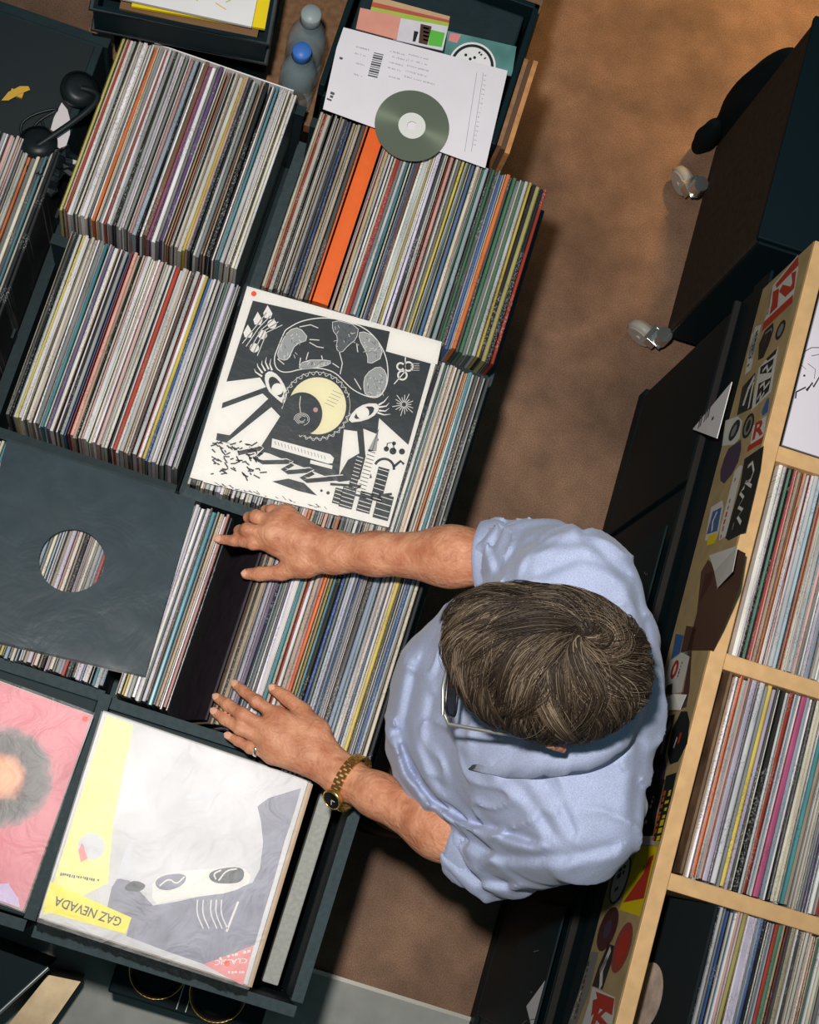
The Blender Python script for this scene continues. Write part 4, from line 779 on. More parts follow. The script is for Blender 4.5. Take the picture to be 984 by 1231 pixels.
EAR = mat('headphone_black', (22, 29, 31), .42, spec=.4)
for px, py, ax in ((95, 108, (.2, .1, 1)), (46, 172, (-.1, .3, 1))):
    p = at(px, py, .862); e = MB(); e.lathe([(.0, .010), (.016, .012), (.025, .008), (.028, .0), (.025, -.008), (.016, -.011), (0, -.011)], p, ax, 28); e.lathe([(.025, .010), (.030, .006), (.030, -.004), (.025, -.009)], p, ax, 28); relocate(e, hp_); e.build('ear_cup', [EAR], hp_)
a_, b_ = at(98, 106, .872), at(44, 176, .872); mb = MB(); mb.tube([a_.lerp(b_, f)+Vector((.045*math.sin(math.pi*f), .040*math.sin(math.pi*f), .003*math.sin(math.pi*f))) for f in np.linspace(0, 1, 20)], .0055, 8); relocate(mb, hp_); mb.build('headband', [EAR], hp_)
rgc = random.Random(2); pts = [at(40+20*math.cos(t*2.1)+10*math.sin(t*5), 165+34*math.sin(t*1.7), .852+.004*math.sin(t*3)) for t in np.linspace(0, 6, 60)]
mb = MB(); mb.tube(pts, .0022, 6); relocate(mb, hp_); mb.build('cable', [EAR], hp_)
for k, (px, py) in enumerate(((70, 195), (45, 215))):
    p = at(px, py, .849); bgm = bmesh.new(); bmesh.ops.create_icosphere(bgm, subdivisions=3, radius=1)
    for v in bgm.verts:
        n = v.co.normalized(); s = 1+.22*math.sin(n.x*9+k)+.16*math.sin(n.y*13+n.x*7); v.co = Vector((n.x*.034*s, n.y*.024*s, max(-.2, n.z)*.016*s+.004))
    me = bpy.data.meshes.new('crumpled_bag'); bgm.to_mesh(me); bgm.free(); me.materials.append(mat('bin_liner_black', (18, 24, 26), .2, spec=.6))
    o = tag(obj('plastic_bag', me), ('crumpled glossy black plastic bag beside the pale label patch', 'small crumpled black plastic bag by the records at the far end')[k], 'bag'); o.location = p

# ------------------------------------------------------------------ wheeled cabinet at the top right
wc = thing('wheeled_cabinet', 'dark brown-sided cabinet on chrome castors beyond the plywood rack', 'cabinet', (.648, 1.30, 0), math.radians(1))
BRS = mat('dark_brown_side', (66, 56, 48), .8, spec=.1, noise=.2, nscale=60)
mb = MB(); mb.bbox(0, .62, 0, .43, .085, .69); bevel(mb.build('cabinet_body', [BRS], wc), .004)
mb = MB(); mb.bbox(-.004, .626, -.006, .434, .69, .705); bevel(mb.build('cabinet_top', [BLKPL], wc), .003)
mb = MB(); mb.bbox(.004, .616, -.008, 0, .09, .685); bevel(mb.build('front_panel', [BLKPL], wc), .002)
CHR = mat('chrome', (206, 208, 206), .22, metal=.9); RUB = mat('castor_grey', (178, 176, 168), .4)
for cx_, cy_, rz in ((-.016, -.010, 2.7), (-.022, .335, 2.3), (.58, .03, 1.0), (.58, .39, .5)):
    cs = bpy.data.objects.new('castor', None); C.objects.link(cs); cs.parent = wc; cs.location = (cx_, cy_, 0); cs.rotation_euler = (0, 0, rz)
    mb = MB(); mb.lathe([(0, -.011), (.026, -.011), (.034, -.007), (.034, .007), (.026, .011), (0, .011)], (.026, 0, .034), (0, 1, 0), 28); mb.build('wheel', [RUB], cs)
    mb = MB(); mb.lathe([(0, -.0135), (.027, -.0135), (.029, -.011), (.0, -.011)], (.026, 0, .034), (0, 1, 0), 28, 0, False); mb.lathe([(0, .011), (.029, .011), (.027, .0135), (.006, .0135), (.006, .016), (0, .016)], (.026, 0, .034), (0, 1, 0), 28, 0, False); mb.build('wheel_cover', [mat('pale_castor_disc', (196, 192, 184), .35, metal=.2)], cs)
    mb = MB(); mb.box((.000, .016, .060), (.022, .003, .034)); mb.box((.000, -.016, .060), (.022, .003, .034)); mb.box((-.002, 0, .074), (.04, .036, .004)); mb.build('fork', [CHR], cs)
    mb = MB(); mb.lathe([(0, .070), (.017, .070), (.017, .083), (.0165, .112), (0, .112)], (-.010, 0, 0), (0, 0, 1), 24, 0, False); mb.build('stem', [CHR], cs)
# black bags slumped upright against the cabinet side
for k, (x_, y_, sx, sy, hh, lab) in enumerate(((.668, 1.790, .050, .042, .46, 'tall black cloth bag slumped behind the wheeled cabinet'), (.618, 1.750, .024, .022, .16, 'small black pouch on the floor behind the far castor'))):
    bgm = bmesh.new(); bmesh.ops.create_icosphere(bgm, subdivisions=4, radius=1)
    for v in bgm.verts:
        n = v.co.normalized(); s = 1+.05*math.sin(n.x*5+k*2)+.05*math.sin(n.y*7+n.z*5); v.co = Vector((n.x*sx*s, n.y*sy*s, (max(n.z, -.86)+.86)*hh/1.86))
    me = bpy.data.meshes.new('cloth_bag'); bgm.to_mesh(me); bgm.free(); me.materials.append(mat('black_cloth', (18, 26, 29), .9, spec=.1)); me.polygons.foreach_set('use_smooth', [True]*len(me.polygons))
    o = tag(obj('cloth_bag', me), lab, 'bag'); o.location = (x_, y_, 0)

# ------------------------------------------------------------------ bottom edge: loudspeaker on its back, boards
sp = thing('loudspeaker', 'black loudspeaker lying on its back with two brass-ringed cones under the counter end', 'loudspeaker', (.09, -.21, .012))
mb = MB(); mb.bbox(.005, .235, -.272, -.185, .012, .30); mb = MB(); mb.bbox(-.02, .26, -.268, -.175, .012, .26); relocate(mb, sp); bevel(mb.build('cabinet', [BLKPL], sp), .004)
GOLD = mat('brass', (206, 160, 84), .25, metal=.9)
for px, py in ((190, 1166), (262, 1194)):
    p = at(px, py, .262); mb = MB(); mb.lathe([(.0, -.022), (.012, -.020), (.03, -.010), (.045, .003), (.049, .004)], p, (0, 0, 1), 36); relocate(mb, sp); cn = mb.build('cone', [mat('cone_black', (26, 24, 22), .25, spec=.7)], sp)
    mb = MB(); mb.lathe([(.049, .002), (.0495, .006), (.052, .006), (.0525, .002)], p, (0, 0, 1), 40); relocate(mb, sp); mb.build('ring', [GOLD], sp, 'thin brass ring')
    mb = MB(); mb.lathe([(.014, -.018), (.011, -.010), (0, -.006)], p, (0, 0, 1), 24); relocate(mb, sp); mb.build('dust_cap', [GOLD], sp)
for x in (.105, .122):
    mb = MB(); mb.bbox(x, x+.0015, -.262, -.18, .26, .2615); relocate(mb, sp); mb.build('seam', [mat('pale_metal_edge', (188, 184, 172), .4, .3)], sp)
lb = thing('glass_case', 'low dark glass-topped case with a bright metal edge beside the loudspeaker', 'case', (-.32, -.30, .012))
q = [at(x, y, .30) for x, y in ((-60, 1120), (58, 1163), (0, 1216), (-120, 1300))]
mb = MB(); mb.poly(q, 0, .285); relocate(mb, lb); mb.build('case_body', [BLKPL], lb)
mb = MB(); mb.tube([q[1]+Vector((0, 0, .001)), q[2]+Vector((0, 0, .001)), q[3]+Vector((0, 0, .001))], .004, 8); relocate(mb, lb); mb.build('metal_edge', [mat('bright_metal', (226, 226, 220), .2, .9)], lb)
q = [at(x, y, .20) for x, y in ((58, 1172), (97, 1180), (52, 1245), (10, 1232))]
wd_ = thing('brass_plate', 'tan metal plate leaning low between the glass case and the grey tile', 'plate', (sum(q, Vector())/4).xy.to_3d()+Vector((0, 0, .012)))
mb = MB(); mb.poly(q, 0, .185); relocate(mb, wd_); mb.build('plate', [mat('tan_metal', (150, 132, 104), .35, metal=.6, noise=.2, nscale=30)], wd_)

# ------------------------------------------------------------------ the man
class SDF:
    def __init__(s): s.p = []
    def cap(s, a, b, ra, rb, k=.02): a, b = np.array(a, float), np.array(b, float); s.p.append(('cap', a, b, ra, rb, k, (a+b)/2, np.linalg.norm(a-b)/2+max(ra, rb)))
    def ell(s, c, r, A=None, k=.02): s.p.append(('ell', np.array(c, float), np.array(r, float), np.eye(3) if A is None else A, None, k, np.array(c, float), max(r)))
    def cyl(s, a, b, ra, rb, k=.006, rnd=.006): a, b = np.array(a, float), np.array(b, float); s.p.append(('cyl', a, b, ra, rb, k, (a+b)/2, np.linalg.norm(a-b)/2+max(ra, rb), rnd))
    def one(s, q, P):
        if q[0] == 'cap':
            a, b = q[1], q[2]; ab = b-a; t = np.clip(((P-a)@ab)/(ab@ab), 0, 1); d = P-a-t[:, None]*ab
            return np.sqrt((d*d).sum(1))-(q[3]+(q[4]-q[3])*t)
        if q[0] == 'ell':
            L = (P-q[1])@q[3].T; k0 = np.sqrt(((L/q[2])**2).sum(1)); k1 = np.sqrt(((L/q[2]**2)**2).sum(1))+1e-9
            return k0*(k0-1)/k1
        a, b = q[1], q[2]; ab = b-a; l = np.linalg.norm(ab); ab = ab/l; t = (P-a)@ab; d = P-a-t[:, None]*ab; r = np.sqrt((d*d).sum(1)); rn = q[8]
        x = r-(q[3]+(q[4]-q[3])*np.clip(t/l, 0, 1))+rn; y = np.abs(t-l/2)-l/2+rn
        return np.minimum(np.maximum(x, y), 0)+np.sqrt(np.maximum(x, 0)**2+np.maximum(y, 0)**2)-rn
    def ev(s, P, ps=None):
        d = None
        for q in (s.p if ps is None else ps):
            v = s.one(q, P)
            if d is None: d = v
            else:
                k = q[5]; h = np.clip(k-np.abs(d-v), 0, None)/k; d = np.minimum(d, v)-h*h*k*.25
        return d
    def mesh(s, h, disp=None, B=14):
        """surface nets over the blocks the surface passes through"""
        lo = np.min([q[6]-q[7] for q in s.p], 0)-.03; hi = np.max([q[6]+q[7] for q in s.p], 0)+.03
        nb = np.ceil((hi-lo)/(B*h)).astype(int); I = np.stack(np.meshgrid(*[np.arange(n) for n in nb], indexing='ij'), -1).reshape(-1, 3)
        cen = lo+(I+.5)*B*h; d = s.ev(cen); I = I[np.abs(d) < B*h*.87*1.25+.025]
        g = np.stack(np.meshgrid(*[np.arange(B+1)]*3, indexing='ij'), -1).reshape(-1, 3)
        keys, verts, quads = [], [], []; BIG = 1 << 20
        def key(c): return (c[:, 0]*BIG+c[:, 1])*BIG+c[:, 2]
        for ib in I:
            P = lo+(ib*B+g)*h; c0 = lo+(ib+.5)*B*h; rad = B*h*.87
            near = [q for q in s.p if np.linalg.norm(q[6]-c0)-q[7] < rad+.07]
            if not near: continue
            v = s.ev(P, near)
            if disp is not None:
                nr = np.abs(v) < .035; v[nr] -= disp(P[nr])
            V = v.reshape(B+1, B+1, B+1); neg = V < 0
            if neg.all() or not neg.any(): continue
            cnt = sum(neg[a:a+B, b:b+B, c:c+B].astype(int) for a in (0, 1) for b in (0, 1) for c in (0, 1))
            act = np.argwhere((cnt > 0) & (cnt < 8))
            if len(act) == 0: continue
            acc = np.zeros((len(act), 3)); num = np.zeros(len(act))
            for ax in range(3):
                for o1 in (0, 1):
                    for o2 in (0, 1):
                        off = [0, 0, 0]; oth = [q for q in range(3) if q != ax]; off[oth[0]] = o1; off[oth[1]] = o2
                        p0 = act+np.array(off); p1 = p0.copy(); p1[:, ax] += 1
                        a = V[p0[:, 0], p0[:, 1], p0[:, 2]]; b = V[p1[:, 0], p1[:, 1], p1[:, 2]]; cr = (a < 0) != (b < 0)
                        t = np.where(cr, a/np.where(cr, a-b, 1), 0); pos = p0.astype(float); pos[:, ax] += t
                        acc += np.where(cr[:, None], pos, 0); num += cr
            keys.append(key(act+ib*B)); verts.append(lo+(acc/num[:, None]+ib*B)*h)
            for ax in range(3):
                sl0 = [slice(0, B)]*3; sl1 = [slice(0, B)]*3; sl1[ax] = slice(1, B+1)
                A, Bv = neg[tuple(sl0)], neg[tuple(sl1)]; e = np.argwhere(A != Bv)
                if len(e) == 0: continue
                flip = A[e[:, 0], e[:, 1], e[:, 2]]; G = e+ib*B; u, w_ = [(1, 2), (2, 0), (0, 1)][ax]
                c = []
                for du, dw in ((0, 0), (-1, 0), (-1, -1), (0, -1)):
                    q = G.copy(); q[:, u] += du; q[:, w_] += dw; c.append(key(q))
                c = np.stack(c, 1); c[~flip] = c[~flip][:, ::-1]; quads.append(c)
        K = np.concatenate(keys); Vv = np.concatenate(verts); Q = np.concatenate(quads); o = np.argsort(K); Ks = K[o]
        idx = np.clip(np.searchsorted(Ks, Q), 0, len(Ks)-1); ok = (Ks[idx] == Q).all(1)
        return Vv, o[idx[ok]]
def relax(V, Q, it):
    E = np.concatenate([Q[:, [0, 1]], Q[:, [1, 2]], Q[:, [2, 3]], Q[:, [3, 0]]]); E = np.concatenate([E, E[:, ::-1]])
    n = np.bincount(E[:, 0], minlength=len(V))[:, None]+1e-9
    for _ in range(it): V = .45*V+.55*np.stack([np.bincount(E[:, 0], V[E[:, 1], k], len(V)) for k in range(3)], 1)/n
    return V
def np_mesh(name, V, Q, mats, parent, label=None, smooth_it=0):
    V = relax(V, Q, smooth_it) if smooth_it else V
    me = bpy.data.meshes.new(name); n = len(Q); me.vertices.add(len(V)); me.loops.add(n*4); me.polygons.add(n)
    me.vertices.foreach_set('co', np.asarray(V, np.float32).ravel()); me.loops.foreach_set('vertex_index', Q.astype(np.int32).ravel())
    me.polygons.foreach_set('loop_start', np.arange(0, n*4, 4, dtype=np.int32))
    me.update(calc_edges=True); me.validate(); me.polygons.foreach_set('use_smooth', np.ones(len(me.polygons), bool))
    for m in mats: me.materials.append(m)
    o = obj(name, me, parent, label); return o
def vnoise(P, seed=0):
    i = np.floor(P).astype(np.int64); f = P-i; f = f*f*(3-2*f); r = 0
    for a in (0, 1):
        for b in (0, 1):
            for c in (0, 1):
                n = (i[:, 0]+a)*374761393+(i[:, 1]+b)*668265263+(i[:, 2]+c)*2147483647+seed*974711; n = (n ^ (n >> 13))*1274126177; n = (n ^ (n >> 16)) & 65535
                r = r+(n/65535.0)*np.where(a, f[:, 0], 1-f[:, 0])*np.where(b, f[:, 1], 1-f[:, 1])*np.where(c, f[:, 2], 1-f[:, 2])
    return r
A_ = lambda px, py, z: np.array(at(px, py, z))
# joints
RSH, REL, RWR = A_(698, 706, 1.315), A_(618, 672, 1.06), A_(404, 664, .948)
LSH, LEL, LWR = A_(698, 983, 1.315), A_(592, 1028, 1.075), A_(415, 936, .946)
NECK = (RSH+LSH)/2+np.array([-.03, 0, .045]); 
psi = math.radians(10); FW = np.array([-math.cos(psi), -math.sin(psi), 0]); LF = np.array([math.sin(psi), -math.cos(psi), 0]); ZZ = np.array([0, 0, 1.])
pt = math.radians(27); HF = FW*math.cos(pt)-ZZ*math.sin(pt); HU = FW*math.sin(pt)+ZZ*math.cos(pt); HA = np.stack([HF, LF, HU])   # head axes: forward, left, up
CR = A_(664, 799, 1.525)                                     # cranium centre
HC = CR-(HF*-.015+HU*.035)
hl = lambda f, l, u: HC+HF*f+LF*l+HU*u
TA = np.stack([FW, LF, ZZ])
PEL = np.array([.415, .305, .93]); CHEST = np.array([.425, .335, 1.20])
body = SDF()
body.ell(hl(-.015, 0, .035), (.098, .076, .096), HA, .03)
body.ell(hl(.032, 0, -.02), (.070, .064, .092), HA, .03)
body.ell(hl(.040, 0, -.078), (.055, .048, .042), HA, .03)
body.cap(hl(.092, -.034, .012), hl(.092, .034, .012), .011, .011, .02)
body.cap(hl(.098, 0, .004), hl(.122, 0, -.036), .008, .0135, .012)
body.ell(hl(.112, .012, -.040), (.010, .009, .008), HA, .008); body.ell(hl(.112, -.012, -.040), (.010, .009, .008), HA, .008)
body.ell(hl(.098, 0, -.068), (.010, .024, .006), HA, .008); body.ell(hl(.095, 0, -.080), (.011, .021, .007), HA, .008)
for s_ in (-1, 1):
    body.ell(hl(-.010, .083*s_, -.010), (.020, .009, .033), HA, .010); body.cap(hl(-.016, .092*s_, .016), hl(-.024, .094*s_, -.018), .006, .005, .006); body.cap(hl(.002, .078*s_, -.036), hl(-.006, .080*s_, -.040), .007, .007, .006)
body.cap(hl(-.035, 0, -.05), NECK, .056, .060, .03)
body.cap(NECK, CHEST, .07, .10, .04); body.cap(RSH, LSH, .05, .05, .05); body.cap(CHEST, PEL, .11, .11, .04)
for S, E, W, sg in ((RSH, REL, RWR, 1), (LSH, LEL, LWR, -1)):
    body.cap(S, E, .048, .038, .03); m1 = E+(W-E)*.35; m2 = E+(W-E)*.78
    body.cap(E, m1, .038, .0405, .03); body.cap(m1, m2, .0405, .030, .03); body.cap(m2, W, .030, .0265, .02)
    sd = np.cross(W-E, ZZ); sd /= np.linalg.norm(sd); body.cap(W-sd*.008, W+sd*.008, .0225, .0225, .02)
HIPS = [(PEL+np.array([.02, .09*s, -.02]), np.array([.45, .31+.11*s, .50]), np.array([.47, .31+.12*s, .09])) for s in (1, -1)]
for a, b, c in HIPS: body.cap(a, b, .075, .05, .03); body.cap(b, c, .05, .036, .03); body.cap(c, c+np.array([-.14, 0, -.045]), .036, .028, .03)
# hands: wrist, per finger (mcp, pip, dip, tip) pixels with heights
def hand(W, fingers, thumb):
    rs = (.0095, .0100, .0096, .0084)
    mc = [np.array(f[0]) for f in fingers]
    for i, f in enumerate(fingers):
        body.cap(W+(mc[i]-W)*.10, mc[i], .0165, .0112, .016)
        r = rs[i]; q = [np.array(p) for p in f]
        body.cap(q[0], q[1], r*1.10, r*.98, .007); body.cap(q[1], q[2], r*.98, r*.88, .004); body.cap(q[2], q[3], r*.88, r*.76, .004)
        body.ell(q[1], (r*1.08,)*3, None, .004)
    for i in range(3): body.cap(W*.45+mc[i]*.55, mc[i+1], .0125, .011, .016); body.cap(mc[i], mc[i+1], .0105, .0105, .010)
    q = [np.array(p) for p in thumb]
    body.cap(W, q[0], .019, .0175, .02); body.cap(q[0], q[1], .0175, .0125, .014); body.cap(q[1], q[2], .0122, .0108, .005); body.cap(q[2], q[3], .0108, .0085, .004)
    body.cap(q[0], mc[0], .013, .011, .016)
RF = [[A_(331, 655, .928), A_(304, 653, .921), A_(281, 650, .905), A_(263, 648, .891)], [A_(326, 642, .935), A_(297, 637, .926), A_(288, 638, .903), A_(291, 640, .884)],
      [A_(332, 628, .933), A_(308, 621, .921), A_(299, 622, .901), A_(303, 625, .884)], [A_(344, 618, .926), A_(327, 613, .914), A_(319, 613, .899), A_(322, 616, .884)]]
RT = [A_(368, 678, .930), A_(338, 688, .916), A_(312, 690, .903), A_(296, 690, .893)]
LFG = [[A_(333, 862, .925), A_(308, 843, .917), A_(293, 831, .903), A_(283, 823, .890)], [A_(325, 878, .930), A_(291, 859, .920), A_(273, 847, .904), A_(261, 839, .890)],
       [A_(323, 893, .927), A_(289, 876, .917), A_(270, 865, .903), A_(258, 856, .891)], [A_(328, 907, .922), A_(301, 899, .913), A_(286, 891, .904), A_(275, 885, .895)]]
LT = [A_(380, 880, .928), A_(364, 855, .914), A_(344, 839, .905), A_(328, 828, .895)]
hand(RWR, RF, RT); hand(LWR, LFG, LT)
def skin_mat():
    m = bpy.data.materials.new('skin'); m.use_nodes = True; nt = m.node_tree; b = nt.nodes['Principled BSDF']; L = nt.links.new
    tc = nt.nodes.new('ShaderNodeTexCoord'); n = nt.nodes.new('ShaderNodeTexNoise'); n.inputs['Scale'].default_value = 38; n.inputs['Detail'].default_value = 6; L(tc.outputs['Object'], n.inputs['Vector'])
    r = nt.nodes.new('ShaderNodeValToRGB'); r.color_ramp.elements[0].position = .3; r.color_ramp.elements[0].color = (*lin((186, 116, 84)), 1); r.color_ramp.elements[1].position = .72; r.color_ramp.elements[1].color = (*lin((222, 160, 124)), 1)
    L(n.outputs['Fac'], r.inputs[0]); L(r.outputs[0], b.inputs['Base Color']); b.inputs['Roughness'].default_value = .5; b.inputs['Specular IOR Level'].default_value = .35
    b.inputs['Subsurface Weight'].default_value = .12; b.inputs['Subsurface Radius'].default_value = (.01, .004, .002)
    n2 = nt.nodes.new('ShaderNodeTexNoise'); n2.inputs['Scale'].default_value = 170; n2.inputs['Detail'].default_value = 3; L(tc.outputs['Object'], n2.inputs['Vector'])
    n3 = nt.nodes.new('ShaderNodeTexNoise'); n3.inputs['Scale'].default_value = 45; n3.inputs['Detail'].default_value = 2; n3.inputs['Distortion'].default_value = 1.5; L(tc.outputs['Object'], n3.inputs['Vector'])
    ad = nt.nodes.new('ShaderNodeMath'); ad.operation = 'MULTIPLY_ADD'; ad.inputs[1].default_value = 1.6; L(n3.outputs['Fac'], ad.inputs[0]); L(n2.outputs['Fac'], ad.inputs[2])
    bp = nt.nodes.new('ShaderNodeBump'); bp.inputs['Strength'].default_value = .5; bp.inputs['Distance'].default_value = .003; L(ad.outputs[0], bp.inputs['Height']); L(bp.outputs[0], b.inputs['Normal']); return m
SKIN = skin_mat()
V, Q = body.mesh(.0026)
man = np_mesh('person', V, Q, [SKIN], None, None, 1)
tag(man, 'man in a light blue shirt and glasses bending over the records with both hands', 'person')
# shirt
sh = SDF()
sh.ell(CHEST+np.array([0, 0, .02]), (.135, .195, .185), TA, .05); sh.ell(np.array([.385, .322, 1.05]), (.145, .178, .17), TA, .06); sh.ell(PEL+np.array([-.02, 0, .03]), (.135, .178, .12), TA, .05)
sh.cap(RSH+np.array([0, -.02, -.01]), LSH+np.array([0, .02, -.01]), .072, .072, .06); sh.cap(NECK+np.array([.01, 0, -.06]), NECK+np.array([0, 0, -.015]), .105, .068, .05)
sh.ell(CHEST+np.array([.03, 0, .05]), (.09, .16, .13), TA, .06)
for S, E, W in ((RSH, REL, RWR), (LSH, LEL, LWR)):
    d = (W-E)/np.linalg.norm(W-E); sh.cap(S, E+(S-E)*.35, .078, .066, .03); sh.cap(E+(S-E)*.35, E, .066, .056, .012); sh.cap(E, E+d*.012, .056, .052, .02)
    sh.cyl(E+d*.000, E+d*.045, .052, .053, .006, .006)
CREASES = [([(478, 880), (492, 925), (520, 960), (560, 985), (640, 1010)], .010, 6), ([(520, 975), (540, 1030), (575, 1058), (610, 1062)], .006, 5), ([(604, 930), (640, 965), (662, 1000)], .005, 6), ([(640, 925), (668, 958), (690, 1000)], .004, 6),
           ([(500, 800), (486, 870), (500, 930)], .006, 6), ([(520, 840), (510, 900), (530, 945)], .004, 6), ([(590, 690), (630, 655), (700, 650)], .005, 6), ([(650, 690), (700, 668), (750, 690)], .004, 6), ([(700, 640), (760, 700), (778, 770)], .005, 6),
           ([(560, 1010), (600, 1030), (680, 1030), (735, 1018)], .006, 6), ([(740, 830), (770, 900), (762, 980)], .004, 7), ([(600, 635), (590, 660), (600, 690)], .005, 4)]
armdirs = [(S, E) for S, E in ((RSH, REL), (LSH, LEL))]
def folds(P):
    out = .010*(vnoise(P*np.array([9., 9., 7.]), 3)-.5)
    w1 = vnoise(P*6, 5)*2.2
    a = np.abs(vnoise(np.stack([P[:, 0]*15+P[:, 2]*12+w1, P[:, 1]*22+w1*2, P[:, 2]*7-P[:, 0]*5], 1), 8)-.5)*2
    out = out+.008*(np.clip(1-a*2.2, 0, 1)**2)-.002
    c_ = (P-CAM)@RW; qx = CX+FPX*c_[:, 0]/-c_[:, 2]; qy = CY-FPX*c_[:, 1]/-c_[:, 2]; up = np.clip((P[:, 2]-.95)/.06, 0, 1)
    for line, dep, wd_c in CREASES:
        best = np.full(len(P), 1e9); sid = np.zeros(len(P))
        for (x0, y0), (x1, y1) in zip(line[:-1], line[1:]):
            ex, ey = x1-x0, y1-y0; l2 = ex*ex+ey*ey; t = np.clip(((qx-x0)*ex+(qy-y0)*ey)/l2, 0, 1); dx, dy = qx-x0-t*ex, qy-y0-t*ey; d2 = np.sqrt(dx*dx+dy*dy)
            sg = np.sign(ex*dy-ey*dx)*d2; sid = np.where(d2 < best, sg, sid); best = np.minimum(best, d2)
        out = out+up*dep*(-np.exp(-(sid/wd_c)**2)+.8*np.exp(-((sid-1.9*wd_c)/(1.5*wd_c))**2))
    for S, E in armdirs:       # bunched folds across each sleeve above the cuff
        ab = E-S; t = ((P-S)@ab)/(ab@ab); dd = P-S-np.clip(t, 0, 1.1)[:, None]*ab; rr = np.sqrt((dd*dd).sum(1))
        wgt = np.clip((t-.25)/.5, 0, 1)*np.clip(1.15-t, 0, .25)*4*np.clip(1-(rr-.05)/.05, 0, 1)
        out = out+wgt*.007*np.sin(t*26+dd[:, 1]*30+vnoise(P*18, 4)*5)
    return out
V, Q = sh.mesh(.0036, folds)
def shirt_mat():
    m = bpy.data.materials.new('blue_oxford_cloth'); m.use_nodes = True; nt = m.node_tree; b = nt.nodes['Principled BSDF']; L = nt.links.new
    tc = nt.nodes.new('ShaderNodeTexCoord'); n = nt.nodes.new('ShaderNodeTexNoise'); n.inputs['Scale'].default_value = 900; n.inputs['Detail'].default_value = 2; L(tc.outputs['Object'], n.inputs['Vector'])
    r = nt.nodes.new('ShaderNodeValToRGB'); r.color_ramp.elements[0].position = .35; r.color_ramp.elements[0].color = (*lin((150, 161, 194)), 1); r.color_ramp.elements[1].position = .65; r.color_ramp.elements[1].color = (*lin((182, 191, 216)), 1)
    L(n.outputs['Fac'], r.inputs[0]); L(r.outputs[0], b.inputs['Base Color']); b.inputs['Roughness'].default_value = .85; b.inputs['Specular IOR Level'].default_value = .15; b.inputs['Sheen Weight'].default_value = .15
    n3 = nt.nodes.new('ShaderNodeTexNoise'); n3.inputs['Scale'].default_value = 9; n3.inputs['Detail'].default_value = 3; n3.inputs['Distortion'].default_value = 1.0; L(tc.outputs['Object'], n3.inputs['Vector'])
    bp = nt.nodes.new('ShaderNodeBump'); bp.inputs['Strength'].default_value = .15; bp.inputs['Distance'].default_value = .02; L(n3.outputs['Fac'], bp.inputs['Height']); L(bp.outputs[0], b.inputs['Normal']); return m
SHIRT = shirt_mat()
shirt = np_mesh('shirt', V, Q, [SHIRT], man, 'light blue cotton shirt with rolled sleeves', 4)
# rolled cuffs
for E, W in ((REL, RWR), (LEL, LWR)):
    d = Vector((W-E)/np.linalg.norm(W-E)); mb = MB(); base_ = Vector(E)+d*.012
    mb.lathe([(.050, .0), (.0560, .001), (.0585, .010), (.0575, .022), (.0565, .030), (.0550, .037), (.050, .039), (.045, .036)], base_, d, 40)
    rgq = random.Random(5); ph = [rgq.uniform(0, 6) for _ in range(5)]
    nv = []
    for p in mb.v:
        v = Vector(p)-base_; ax = d*v.dot(d); rad = v-ax; an = math.atan2(rad.dot(Vector((0, 0, 1))), rad.dot(d.cross(Vector((0, 0, 1))))); k = 1+.025*math.sin(3*an+ph[0])+.018*math.sin(5*an+ph[1]+ax.length*60); nv.append(tuple(base_+ax+rad*k))
    mb.v = nv; mb.build('rolled_cuff', [SHIRT], man)
# collar: a folded band round the neck whose outer edge lies on the shirt
def shirt_top(x, y, z0=1.50):
    zz = np.arange(z0, 1.0, -.003); P_ = np.stack([np.full_like(zz, x), np.full_like(zz, y), zz], 1); d = sh.ev(P_)-folds(P_); k = np.argmax(d < .001)
    return zz[k] if d[k] < .001 else 1.2
mb = MB(); vs = []; n = 48
CN = Vector(NECK)+Vector((-.010, 0, 0))
for i in range(n+1):
    t = -2.25+4.5*i/n; e = abs(i/n-.5)*2            # 0 at the back of the neck, 1 at the points in front
    dr = Vector(-FW)*math.cos(t)+Vector(LF)*math.sin(t); tip_ = max(0, e-.62)/.38
    r_in = .064+.010*e; r_out = .108+.036*tip_**1.5
    pin = CN+dr*r_in; pout = CN+dr*r_out; zi = max(shirt_top(pin.x, pin.y)+.010, CN.z+.016-.075*e); zo = shirt_top(pout.x, pout.y)+.006
    zi = max(zi, zo+.012); zi += (zo+.003-zi)*max(0, (e-.8)/.2)
    for f in (0, .25, .6, 1.0):
        p = pin.lerp(pout, f); vs.append(Vector((p.x, p.y, zi+(zo-zi)*f**1.3+.008*math.sin(f*math.pi))))
mb.add(vs, [(4*i+j, 4*i+j+1, 4*i+5+j, 4*i+4+j) for i in range(n) for j in range(3)], 0, True)
co = mb.build('collar', [SHIRT], man); sm_ = co.modifiers.new('thick', 'SOLIDIFY'); sm_.thickness = .003
# trousers and shoes
tr = SDF()
tr.ell(PEL+np.array([0, 0, -.05]), (.13, .17, .13), TA, .05)
for a, b, c in HIPS: tr.cap(a, b, .092, .068, .04); tr.cap(b, c+np.array([0, 0, .01]), .068, .056, .03)
V, Q = tr.mesh(.007); np_mesh('trousers', V, Q, [mat('dark_navy_denim', (34, 42, 54), .8)], man)
for a, b, c in HIPS:
    so = SDF(); so.cap(c+np.array([.02, 0, -.045]), c+np.array([-.16, 0, -.058]), .044, .032, .03); so.ell(c+np.array([-.12, 0, -.05]), (.09, .046, .038), None, .03)
    V, Q = so.mesh(.006); V[:, 2] = np.maximum(V[:, 2], .001); np_mesh('shoe', V, Q, [mat('black_leather', (24, 24, 24), .4)], man)
